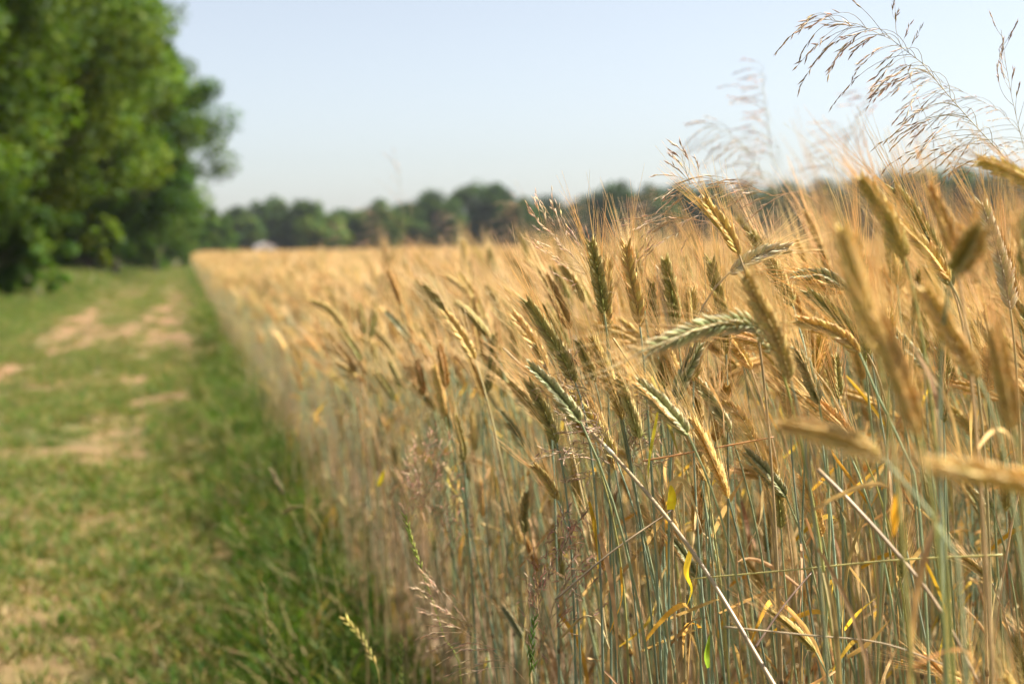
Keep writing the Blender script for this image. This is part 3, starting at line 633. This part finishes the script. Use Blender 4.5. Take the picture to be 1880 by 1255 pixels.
panicle('blurred grass head leaning left, lowest of three in the sky', [(1440, 420), (1400, 330), (1350, 250), (1295, 232)], 2.7, BROWN, 44, .13, (-.7, -.6), .15, (.03, .05), spk=.0105, rad=.0013, seed=6)
panicle('blurred grass head between the tall one and the big spray', [(1560, 440), (1550, 320), (1560, 240), (1610, 165)], 3.1, PINK*.9, 46, .15, (-.6, -.3), .15, (.03, .05), spk=.0105, rad=.0013, seed=7)
panicle('blurred upright rusty grass tip above the bristling awns', [(1712, 420), (1704, 330), (1692, 270), (1682, 228)], 2.2, PINK, 10, .05, (0, .4), .4, (.03, .05), seed=8)
panicle('drooping straw coloured grass spray left of the golden leaning ear', [(1520, 420), (1440, 370), (1360, 338), (1290, 332), (1236, 342)], 1.52, TANC, 22, .085, (-.8, -.55), .25, (.08, .03), seed=9, stemcol=(.58, .38, .18))
panicle('small dark grass tip standing above the left end of the golden sprays', [(1290, 400), (1268, 340), (1255, 310), (1250, 282)], 1.5, BROWN, 8, .045, (-.3, .2), .4, (.02, .02), seed=10)
panicle('low straw coloured grass spray reaching left to the upright ear awns', [(1330, 470), (1290, 420), (1250, 400), (1200, 412)], 1.5, TANC, 16, .07, (-.7, -.6), .3, (.03, .03), seed=11, stemcol=(.58, .40, .2))
panicle('pale feathery grass head over the yellow green ear', [(1140, 590), (1098, 530), (1050, 468), (990, 408)], 1.55, TANC*1.15, 26, .07, (-.3, .35), .3, (.04, .03), seed=12, stemcol=(.62, .46, .26))
panicle('loose brownish grass head tangled round the diagonal straw', [(1125, 950), (1120, 880), (1105, 800), (1085, 720), (1060, 690)], 1.46, BROWN*1.15, 26, .085, (-.5, -.1), .15, (.02, .02), seed=13, fine=True)
panicle('second loose brownish grass head right behind the diagonal straw', [(1170, 930), (1165, 880), (1150, 820), (1140, 740)], 1.52, TANC*.8, 20, .08, (.3, .1), .2, (.02, .02), seed=14, fine=True)
panicle('pinkish open grass head in focus at the bottom centre', [(985, 1260), (1002, 1170), (1022, 1080), (1040, 968)], 1.5, PINK, 30, .075, (.15, .25), .05, (.0, .02), seed=15, fine=True, stemcol=(.32, .27, .12))
panicle('soft pink open grass head in the stems left of centre', [(790, 1080), (792, 1000), (785, 920), (775, 850)], 2.0, PINK*1.25, 26, .10, (.1, .3), .1, (.0, .02), seed=16, fine=True)
panicle('tan feathery grass head low at the bottom left of the crop', [(905, 1215), (860, 1160), (820, 1120), (792, 1080)], 1.7, TANC*1.1, 18, .06, (-.5, .2), .3, (.05, .02), seed=17, stemcol=(.55, .38, .22))
panicle('tan drooping grass head at the very bottom of the crop', [(980, 1300), (920, 1210), (865, 1165), (810, 1160)], 1.5, TANC, 18, .06, (-.7, -.2), .3, (.04, .02), seed=18, stemcol=(.5, .34, .2))
panicle('faint tall blurred grass stalk in the sky above the far trees', [(745, 470), (740, 400), (733, 340), (724, 288)], 4.6, PINK*.8, 16, .12, (-.2, .25), .15, (.02, .1), seed=19)
for i, (x, y, d, lab) in enumerate([(700, 385, 5.2, 'blurred reddish grass head before the far wood, left of the faint tall stalk'), (960, 372, 4.4, 'blurred reddish grass head before the far wood, above the centre of the crop'),
                                    (1080, 362, 4.0, 'blurred reddish grass head before the far wood, left of the upright awns'), (1190, 362, 4.6, 'blurred reddish grass head before the far wood, right of the upright awns'),
                                    (840, 395, 5.0, 'blurred reddish grass head before the far wood, below its highest tree'), (1215, 350, 5.4, 'faint reddish grass head right of the other reddish heads'),
                                    (1390, 330, 4.2, 'blurred tan grass head rising behind the pale whitish ear'), (640, 405, 6.0, 'leftmost blurred reddish grass head before the far wood')]):
    panicle(lab, [(x+10, y+110), (x+6, y+70), (x, y+30), (x-8, y)], d, (PINK+TANC)*.45, 30, .15, (-.2, -.1), .05, (.02, .05), spk=.010, seed=30+i)
def grass_spike(label, axis, d, col, nspk=18, seed=1, spl=.011, head=.3):
    r = np.random.default_rng(5000+seed); ap = [P(*q, d) for q in axis]; B = A([ap[0][0]+.02, ap[0][1], 0.])
    pts = crom([B]+ap, 40); e = empty('grass_spike', B); tag(e, label, 'grass'); m = MB()
    m.tube(pts-B, np.linspace(.0010, .0005, 40), A(col)*.9*np.ones((40, 1)), 5); obj('culm', m.mesh('culm', [M_GRASS]), e)
    m = MB(); i0 = int(40*(1-head)); q = crom(pts[i0:]-B, nspk+1); T, W, V = frames(q)
    for k in range(nspk):
        s = 1 if k % 2 else -1; dd = nrm(T[k]+W[k]*s*.35+r.normal(0, .08, 3)); c = jit(A(col), .2, r)
        add_floret(m, (q[k], basis(dd, V[k]), spl*r.uniform(.8, 1.15), .0016, .5), c, c*1.3, SPK_HI)
    obj('seed_head', m.mesh('seed_head', [M_GRASS]), e); return e
grass_spike('green grass spike curving up in front of the stems, bottom left', [(850, 1290), (822, 1190), (790, 1090), (765, 1020), (743, 945)], 1.75, (.34, .38, .09), 16, 1, head=.10)
grass_spike('green grass spike at the foot of the pinkish head', [(975, 1290), (978, 1240), (976, 1180), (982, 1130)], 1.45, (.20, .26, .06), 16, 2, head=.12)
grass_spike('green grass spike at the bottom edge left of the crop', [(742, 1330), (738, 1280), (735, 1220), (738, 1168)], 2.0, (.30, .34, .09), 14, 3, head=.12)
grass_spike('dark grass spike standing alone at the bottom of the verge', [(502, 1330), (500, 1250), (492, 1150), (485, 1070)], 2.3, (.28, .24, .09), 16, 4, head=.18)
grass_spike('straw coloured grass spike at the edge of the verge', [(700, 1290), (685, 1215), (662, 1170), (632, 1132)], 2.1, (.62, .44, .20), 14, 5, head=.14, spl=.014)
grass_spike('pale dry grass stalk leaning left over the green verge', [(590, 1130), (570, 1030), (543, 955), (500, 866)], 3.0, (.50, .41, .23), 16, 6, head=.10, spl=.016)
grass_spike('tan dry grass stalk bowing over the verge beside the crop', [(628, 1150), (606, 1020), (585, 955), (555, 928), (522, 940)], 2.8, (.44, .34, .15), 14, 7, head=.07, spl=.014)

# ------------------------------------------------------------------ turf of the track and verge
def tuft(r, nb, hmin, hmax, spread, cols, pw):
    m = MB()
    for _ in range(nb):
        a = r.uniform(0, 6.28); rr = spread*math.sqrt(r.random()); b = A([rr*math.cos(a), rr*math.sin(a), -.01]); h = r.uniform(hmin, hmax)
        a2 = r.uniform(0, 6.28); bend = r.uniform(.2, .9)*h; d = A([math.cos(a2), math.sin(a2), 0])
        t = np.linspace(0, 1, 5)[:, None]; p = b+A([0, 0, 1.])*h*(t-.28*t*t*bend/h)+d*bend*t*t
        c = jit(cols[r.choice(len(cols), p=pw)], .22, r)
        m.ribbon(p, A([.7, 1, .9, .6, .05])*r.uniform(.0012, .0026)*(1+h*3), c*np.linspace(.85, 1.15, 5)[:, None], r.uniform(0, 3), r.uniform(-1, 1), .3)
    return m
G1, G2, G3, G4 = A([.066, .124, .015]), A([.110, .148, .024]), A([.28, .20, .085]), A([.042, .088, .017])
kc_grass = bpy.data.collections.new('turf_kinds')
for i in range(6):
    r = np.random.default_rng(400+i)
    kc_grass.objects.link(bpy.data.objects.new('tuft_%02d' % i, tuft(r, 46, .025, .085, .085, [G1, G2, G3, G4], [.34, .30, .20, .16] if i < 4 else [.15, .25, .55, .05]).mesh('turf_tuft', [M_GRASS])))
for i in range(4):
    r = np.random.default_rng(440+i)
    kc_grass.objects.link(bpy.data.objects.new('tuft_%02d' % (6+i), tuft(r, 46, .07, .20, .075, [G1, G2, G3, G4], [.36, .36, .14, .14]).mesh('verge_tuft', [M_GRASS])))
def turf_points(y0, y1, dens, o1, r):
    n = int(dens*(y1-y0)*(o1+.15)); y = r.uniform(y0, y1, n); o = r.uniform(-.12, o1, n); x = edge(y)-o
    k = (x > -.37*y-1.0); o, y, x = o[k], y[k], x[k]
    g = turf(o, y); keep = r.random(len(o)) < g**1.3*(.55+.45*sst(.25, .6, fbm(o*2.3, y*1.7)))
    return o[keep], y[keep], x[keep]
r = np.random.default_rng(77); a = [turf_points(1.0, 8, 330, 4, r), turf_points(8, 18, 150, 6, r), turf_points(18, 42, 46, 9, r), turf_points(42, 110, 18, 12, r)]
o = np.concatenate([q[0] for q in a]); y = np.concatenate([q[1] for q in a]); x = np.concatenate([q[2] for q in a])
g = turf(o, y); verge = sst(.50, .05, o+.3*(fbm(y*1.3, o)-.5))
tall = (r.random(len(o)) < verge*.6) | ((o > 3.0) & (r.random(len(o)) < .35))
dry = fbm(y*.5+60, o*.8) > .56
ti = np.where(tall, r.integers(6, 10, len(o)), np.where((r.random(len(o)) < .25) | (dry & (r.random(len(o)) < .5)), r.integers(4, 6, len(o)), r.integers(0, 4, len(o))))
sc = r.uniform(.7, 1.25, len(o))*np.where(tall, .75+.5*verge, .65+.55*fbm(o*1.9+5, y*1.4)*1.2); wide = np.where(y > 18, 1.6, 1.0)
tag(scatter('track_turf', np.stack([x, y, height(o, y)], 1), np.stack([r.normal(0, .1, len(o)), r.normal(0, .1, len(o)), r.uniform(0, 6.28, len(o))], 1), np.stack([sc*wide, sc*wide, sc], 1), ti, kc_grass),
    'patchy green grass on the farm track and along the crop edge', 'grass', kind='stuff')

# ------------------------------------------------------------------ trees
def leaves(r, cen, rad, n, size, cols, flat=.75):
    """n leaf faces spread through one clump; returns quads"""
    d = r.normal(0, 1, (n, 3)); d /= np.linalg.norm(d, axis=1)[:, None]
    q = r.random(n)**.42; p = cen+d*q[:, None]*rad*A([1, 1, flat])
    nr = d*.7+r.normal(0, .55, (n, 3))+A([0, 0, .45]); nr /= np.linalg.norm(nr, axis=1)[:, None]
    t = np.cross(nr, r.normal(0, 1, (n, 3))); t /= np.linalg.norm(t, axis=1)[:, None]; b = np.cross(nr, t)
    s = size*r.uniform(.6, 1.3, n)[:, None]
    v = np.stack([p-t*s*.55, p+b*s*.34+nr*s*.1, p+t*s*.6, p-b*s*.34+nr*s*.1], 1)
    c = cols[r.integers(0, len(cols), n)]*r.uniform(.75, 1.25, (n, 1)); return v, np.repeat(c[:, None], 4, 1)
def tree(name, label, group, base, ht, rx, ry, z0, nclump, leaf, per, cols, seed, mat, lean=(0, 0), trunk=.2, squash=1.0, clump=(.13, .24), spread=1.0):
    r = np.random.default_rng(seed); base = A(base, float); e = empty(name, base); tag(e, label, name.split('_')[-1], group)
    cz = (ht+z0)/2; hz = (ht-z0)/2; V = []; C = []; m = MB()
    top = A([lean[0]*.6, lean[1]*.6, ht*.82]); tp = crom([A([0, 0, -.1]), A([lean[0]*.1, 0, ht*.3])+r.normal(0, .12, 3), A([lean[0]*.35, lean[1]*.3, ht*.58])+r.normal(0, .2, 3), top], 12)
    m.tube(tp, np.linspace(trunk, trunk*.22, 12), A([.5, .5, .5]), 8); tr = obj('trunk', m.mesh('trunk', [M_BARK]), e)
    limbs = MB()
    for k in range(nclump):
        d = r.normal(0, 1, 3); d /= np.linalg.norm(d); q = r.uniform(.35, 1)**.6*spread
        tz = d[2]*q; wz = (1-max(0, tz)**2.2*.45)
        cn = A([d[0]*q*rx*wz+lean[0]*(.5+.5*tz), d[1]*q*ry*wz+lean[1]*(.5+.5*tz), cz+tz*hz*.9])
        R = (rx+ry+hz)/3*r.uniform(*clump)*1.25; colv = cols*r.uniform(.62, 1.3)*(A([1.25, 1.05, .8]) if r.random() < .3 else A([1, 1, 1]))
        v, c = leaves(r, cn, R, int(per*r.uniform(.7, 1.3)), leaf, colv); V.append(v); C.append(c)
        if k % 2 == 0:
            i = int(np.clip((cn[2]-.2*ht)/ht*12, 2, 10)); s0 = tp[i]
            limbs.tube(bez(s0, s0+(cn-s0)*.3+A([0, 0, .04*ht]), s0+(cn-s0)*.7+A([0, 0, .03*ht]), cn, 6), np.linspace(trunk*.34, trunk*.07, 6), A([.5, .5, .5]), 5)
    obj('limbs', limbs.mesh('limbs', [M_BARK]), tr)['kind'] = 'stuff'
    v = np.concatenate(V).reshape(-1, 3); c = np.concatenate(C).reshape(-1, 3)
    cr = obj('crown', tri_mesh('crown', v, np.arange(len(v)).reshape(-1, 4), c, mat), e); cr['kind'] = 'stuff'
    return e
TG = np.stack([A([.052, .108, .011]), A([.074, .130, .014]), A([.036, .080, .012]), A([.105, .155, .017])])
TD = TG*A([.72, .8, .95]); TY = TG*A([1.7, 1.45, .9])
def at_edge(o, y): return (edge(y)-o, y, float(height(A(o), A(y))))
grp = 'trees of the hedge along the track'
tree('hedge_tree', 'big leafy green tree nearest at the left edge of the picture', grp, at_edge(7.2, 31), 11.5, 3.6, 3.6, .1, 150, .15, 420, TG*.85, 1, M_TREE, (.6, 0), .22)
tree('hedge_tree', 'tall bright green tree whose branches hang over the track', grp, at_edge(6.0, 38), 12.5, 4.0, 4.0, .5, 170, .15, 420, TG, 2, M_TREE, (1.0, 0), .24)
tree('hedge_tree', 'green tree with yellowish lit boughs behind the tall bright one', grp, at_edge(5.3, 47), 12.2, 4.2, 4.2, 1.0, 160, .16, 400, TG*A([1.15, 1.08, 1]), 3, M_TREE, (1.1, 0), .25)
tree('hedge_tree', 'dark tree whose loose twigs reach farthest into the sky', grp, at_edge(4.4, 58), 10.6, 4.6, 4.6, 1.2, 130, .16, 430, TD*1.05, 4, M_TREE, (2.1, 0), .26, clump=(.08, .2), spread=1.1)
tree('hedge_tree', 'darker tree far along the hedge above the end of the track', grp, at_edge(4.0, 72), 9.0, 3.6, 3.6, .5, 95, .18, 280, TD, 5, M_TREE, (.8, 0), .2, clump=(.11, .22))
tree('hedge_tree', 'rounded dark tree at the far field corner beside the far wood', grp, (edge(140)+2.2, 140, 0), 5.6, 2.6, 2.6, .0, 50, .25, 220, TD, 8, M_TREE, (.2, 0), .16)
tree('hedge_tree', 'dark tree between the field corner and the end of the track', grp, (edge(125)-.6, 125, 0), 6.8, 2.8, 2.8, .0, 55, .24, 220, TD, 9, M_TREE, (.2, 0), .16)
tree('hedge_tree', 'small far hedge tree where the track disappears', grp, at_edge(2.4, 92), 6.4, 3.0, 3.0, .0, 65, .16, 210, TD, 6, M_TREE, (.5, 0), .18)
tree('hedge_tree', 'tall tree behind the nearest one filling the upper left corner', grp, at_edge(10.5, 40), 14.0, 4.5, 4.5, .3, 130, .18, 360, TD*.9, 7, M_TREE, (.2, 0), .28)
g2 = 'shrubs at the foot of the hedge'
tree('hedge_bush', 'bright green bush beneath the overhanging boughs beside the track', g2, at_edge(3.5, 52), 2.4, .75, .8, .05, 18, .09, 260, TY, 11, M_TREE, (.1, 0), .04)
tree('hedge_bush', 'yellow green bush low at the left picture edge', g2, at_edge(6.2, 33.5), 2.6, .9, .9, .05, 20, .09, 260, TY, 12, M_TREE, (.1, 0), .04)
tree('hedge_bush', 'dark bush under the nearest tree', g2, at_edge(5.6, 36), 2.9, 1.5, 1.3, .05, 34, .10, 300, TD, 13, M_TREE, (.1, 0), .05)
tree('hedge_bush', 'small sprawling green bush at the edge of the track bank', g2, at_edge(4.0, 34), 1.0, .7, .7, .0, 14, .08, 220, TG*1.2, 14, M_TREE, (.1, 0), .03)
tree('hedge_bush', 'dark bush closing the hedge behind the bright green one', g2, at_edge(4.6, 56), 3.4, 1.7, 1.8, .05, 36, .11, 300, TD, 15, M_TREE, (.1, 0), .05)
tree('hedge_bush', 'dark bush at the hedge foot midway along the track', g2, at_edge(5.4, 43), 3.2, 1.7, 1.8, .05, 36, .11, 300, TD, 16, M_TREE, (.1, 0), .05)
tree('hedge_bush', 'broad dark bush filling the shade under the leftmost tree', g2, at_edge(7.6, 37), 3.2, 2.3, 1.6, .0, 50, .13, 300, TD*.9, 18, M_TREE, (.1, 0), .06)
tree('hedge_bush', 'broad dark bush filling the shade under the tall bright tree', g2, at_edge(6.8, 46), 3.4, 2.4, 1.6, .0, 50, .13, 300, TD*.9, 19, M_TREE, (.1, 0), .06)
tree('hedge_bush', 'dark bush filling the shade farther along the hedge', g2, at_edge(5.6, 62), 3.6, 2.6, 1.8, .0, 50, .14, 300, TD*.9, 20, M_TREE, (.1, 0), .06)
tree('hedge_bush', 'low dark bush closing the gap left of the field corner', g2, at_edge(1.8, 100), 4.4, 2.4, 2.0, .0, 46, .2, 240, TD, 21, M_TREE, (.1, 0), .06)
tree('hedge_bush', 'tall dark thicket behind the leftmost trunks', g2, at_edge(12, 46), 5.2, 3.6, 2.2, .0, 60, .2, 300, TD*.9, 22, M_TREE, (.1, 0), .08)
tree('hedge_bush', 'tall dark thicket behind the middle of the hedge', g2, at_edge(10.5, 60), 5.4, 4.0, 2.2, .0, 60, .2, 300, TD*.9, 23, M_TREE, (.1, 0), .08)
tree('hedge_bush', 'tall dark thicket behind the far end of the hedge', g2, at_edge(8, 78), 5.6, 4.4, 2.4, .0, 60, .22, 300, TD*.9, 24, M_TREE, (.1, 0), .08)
tree('hedge_bush', 'dark bush bulging towards the track at the left edge', g2, at_edge(5.0, 32.5), 3.0, 1.4, 1.2, .0, 40, .11, 320, TD*.85, 25, M_TREE, (.1, 0), .05)
tree('hedge_bush', 'low bush closing the far end of the bank', g2, at_edge(4.6, 98), 3.4, 3.2, 1.6, .0, 40, .2, 240, TD, 26, M_TREE, (.1, 0), .05)
tree('hedge_bush', 'low bush where the track meets the far corner', g2, at_edge(.9, 113), 3.6, 2.6, 1.6, .0, 40, .2, 240, TD, 27, M_TREE, (.1, 0), .05)
tree('hedge_bush', 'bush at the corner of the field by the end of the track', g2, at_edge(2.2, 80), 4.2, 2.0, 2.2, .05, 36, .12, 280, TG, 17, M_TREE, (.1, 0), .05)

FG = np.stack([A([.045, .085, .020]), A([.060, .10, .020]), A([.036, .07, .022]), A([.075, .11, .020])])
gf = 'trees of the wood beyond the field'
# skyline of the far wood: (pixel x, pixel y of the top, distance, half width in pixels, tint, label)
far = [(430, 388, 215, 34, .9, 'far tree just right of the hedge, first of the wood'), (497, 366, 230, 42, .85, 'rounded blue green far tree above the small white building'), (568, 368, 225, 36, 1.0, 'pointed far tree right of the rounded blue green one'),
       (592, 398, 205, 32, 1.9, 'light green bushy far tree in front of the pointed one'), (632, 384, 230, 28, 1.0, 'low far tree right of the light green bushy one'), (690, 372, 225, 40, 1.0, 'broad far tree left of the faint tall grass stalk'),
       (748, 372, 235, 36, .95, 'far tree just right of the faint tall grass stalk'), (800, 352, 235, 36, .9, 'far tree at the left shoulder of the highest one'), (868, 330, 240, 44, .85, 'highest tree of the far wood'), (908, 340, 240, 34, .85, 'far tree forming the right shoulder of the highest one'),
       (955, 366, 235, 32, .95, 'low far tree right of the highest ones'), (1010, 363, 240, 38, .9, 'far tree in the dip of the skyline'), (1062, 366, 240, 36, .95, 'far tree left of the second rise in the skyline'), (1132, 334, 240, 42, .9, 'tallest tree of the second rise in the skyline'),
       (1185, 342, 240, 40, .9, 'far tree right of the tallest of the second rise'), (1245, 340, 245, 40, .9, 'far tree behind the small dark grass tip'), (1305, 338, 245, 42, .95, 'far tree behind the drooping straw coloured spray'), (1370, 336, 245, 42, .9, 'far tree behind the blurred tan grass head'),
       (1440, 334, 245, 42, .95, 'far tree under the lowest blurred grass head in the sky'), (1510, 330, 245, 42, .9, 'far tree left of the yellow green blurred ear'), (1580, 324, 245, 42, .9, 'far tree behind the yellow green blurred ear'), (1645, 312, 245, 42, .9, 'far tree behind the long gold edged ear'),
       (1710, 300, 245, 44, .9, 'far tree behind the rusty grass tip'), (1780, 302, 245, 44, .9, 'far tree behind the foot of the big grass spray'), (1850, 306, 245, 44, .9, 'rightmost tree of the far wood')]
for i, (fx, fy, d, hw, tint, lab) in enumerate(far):
    p = P(fx, fy, d); ht = p[2]+.4; w = hw/FPX*d*1.35
    tree('far_tree', lab, gf, (p[0], p[1], 0), ht, w, w, .2, 52, .55, 150, FG*tint, 60+i, M_FAR, (0, 0), .25, clump=(.22, .34))
for i, (fx, fy, d, hw, tint, lab) in enumerate(far):    # second rank that closes the wood below the crowns
    p = P(fx+28+rng.uniform(-9, 9), 450, 258+rng.uniform(-6, 10))
    tree('far_bush', 'dark bush low behind the '+lab, 'bushes under the far wood', (p[0], p[1], 0), rng.uniform(6.8, 8.2), 5.6, 3.0, -.8, 30, .7, 150, FG*.85, 120+i, M_FAR, (0, 0), .15, clump=(.24, .34))

# ------------------------------------------------------------------ small pale building by the far wood
bp = P(486, 450, 205)
def house():
    e = empty('small_building', (bp[0], bp[1], 0), .25); tag(e, 'small white building with pale roof at the far left end of the field', 'building')
    def part(name, v, f, mat, par=e):
        m = MB(); m.add(A(v), f, A([.5, .5, .5])); return obj(name, m.mesh(name, [mat], False), par)
    W, D, Hh, R = 1.35, 1.4, 1.6, 2.15
    wl = flat_mat('white_render', (.78, .77, .74)); rf = flat_mat('pale_roof', (.62, .60, .60)); dk = flat_mat('dark_glass', (.05, .06, .07), .2); wd = flat_mat('grey_door', (.25, .27, .28))
    v = [(-W, -D, -.05), (W, -D, -.05), (W, D, -.05), (-W, D, -.05), (-W, -D, Hh), (W, -D, Hh), (W, D, Hh), (-W, D, Hh), (0, -D, R-.06), (0, D, R-.06)]
    part('wall', v, [(0, 1, 5, 8, 4), (2, 3, 7, 9, 6), (1, 2, 6, 5), (3, 0, 4, 7)], wl)
    for s in (-1, 1):
        q = [(0, -D-.2, R), (0, D+.2, R), (s*(W+.2), D+.2, Hh-.05), (s*(W+.2), -D-.2, Hh-.05)]; q2 = [(a, b, c+.09) for a, b, c in q]
        part('roof', q+q2, [(0, 1, 2, 3), (7, 6, 5, 4), (0, 4, 5, 1), (1, 5, 6, 2), (2, 6, 7, 3), (3, 7, 4, 0)], rf)
    def panel(name, x0, x1, z0, z1, mat, y=-D-.03):
        q = [(x0, y, z0), (x1, y, z0), (x1, y, z1), (x0, y, z1)]; q2 = [(a, b+.025, c) for a, b, c in q]
        return part(name, q+q2, [(0, 1, 2, 3), (0, 4, 5, 1), (1, 5, 6, 2), (2, 6, 7, 3), (3, 7, 4, 0)], mat)
    panel('door', -.9, -.2, 0, 1.5, wd); panel('window', .3, .9, .75, 1.35, dk)
house()

# ------------------------------------------------------------------ summer haze in the air
hm = bpy.data.materials.new('haze'); hm.use_nodes = True; t = hm.node_tree; t.nodes.clear()
pv = t.nodes.new('ShaderNodeVolumePrincipled'); pv.inputs['Color'].default_value = (.86, .92, 1, 1); pv.inputs['Density'].default_value = .00016; pv.inputs['Anisotropy'].default_value = .3
ho = t.nodes.new('ShaderNodeOutputMaterial'); t.links.new(pv.outputs[0], ho.inputs['Volume'])
m = MB(); hx, y0, y1, z0, z1 = 2700, -60, 3600, -1.0, 17.0
v = [(a, b, c) for c in (z0, z1) for b in (y0, y1) for a in (-hx-850, hx+850)]
m.add(A(v, float), [(0, 2, 3, 1), (4, 5, 7, 6), (0, 1, 5, 4), (2, 6, 7, 3), (0, 4, 6, 2), (1, 3, 7, 5)], A([1., 1, 1]))
tag(obj('haze', m.mesh('haze', [hm], False)), 'thin bluish summer haze over the field and far wood', 'haze', kind='stuff')
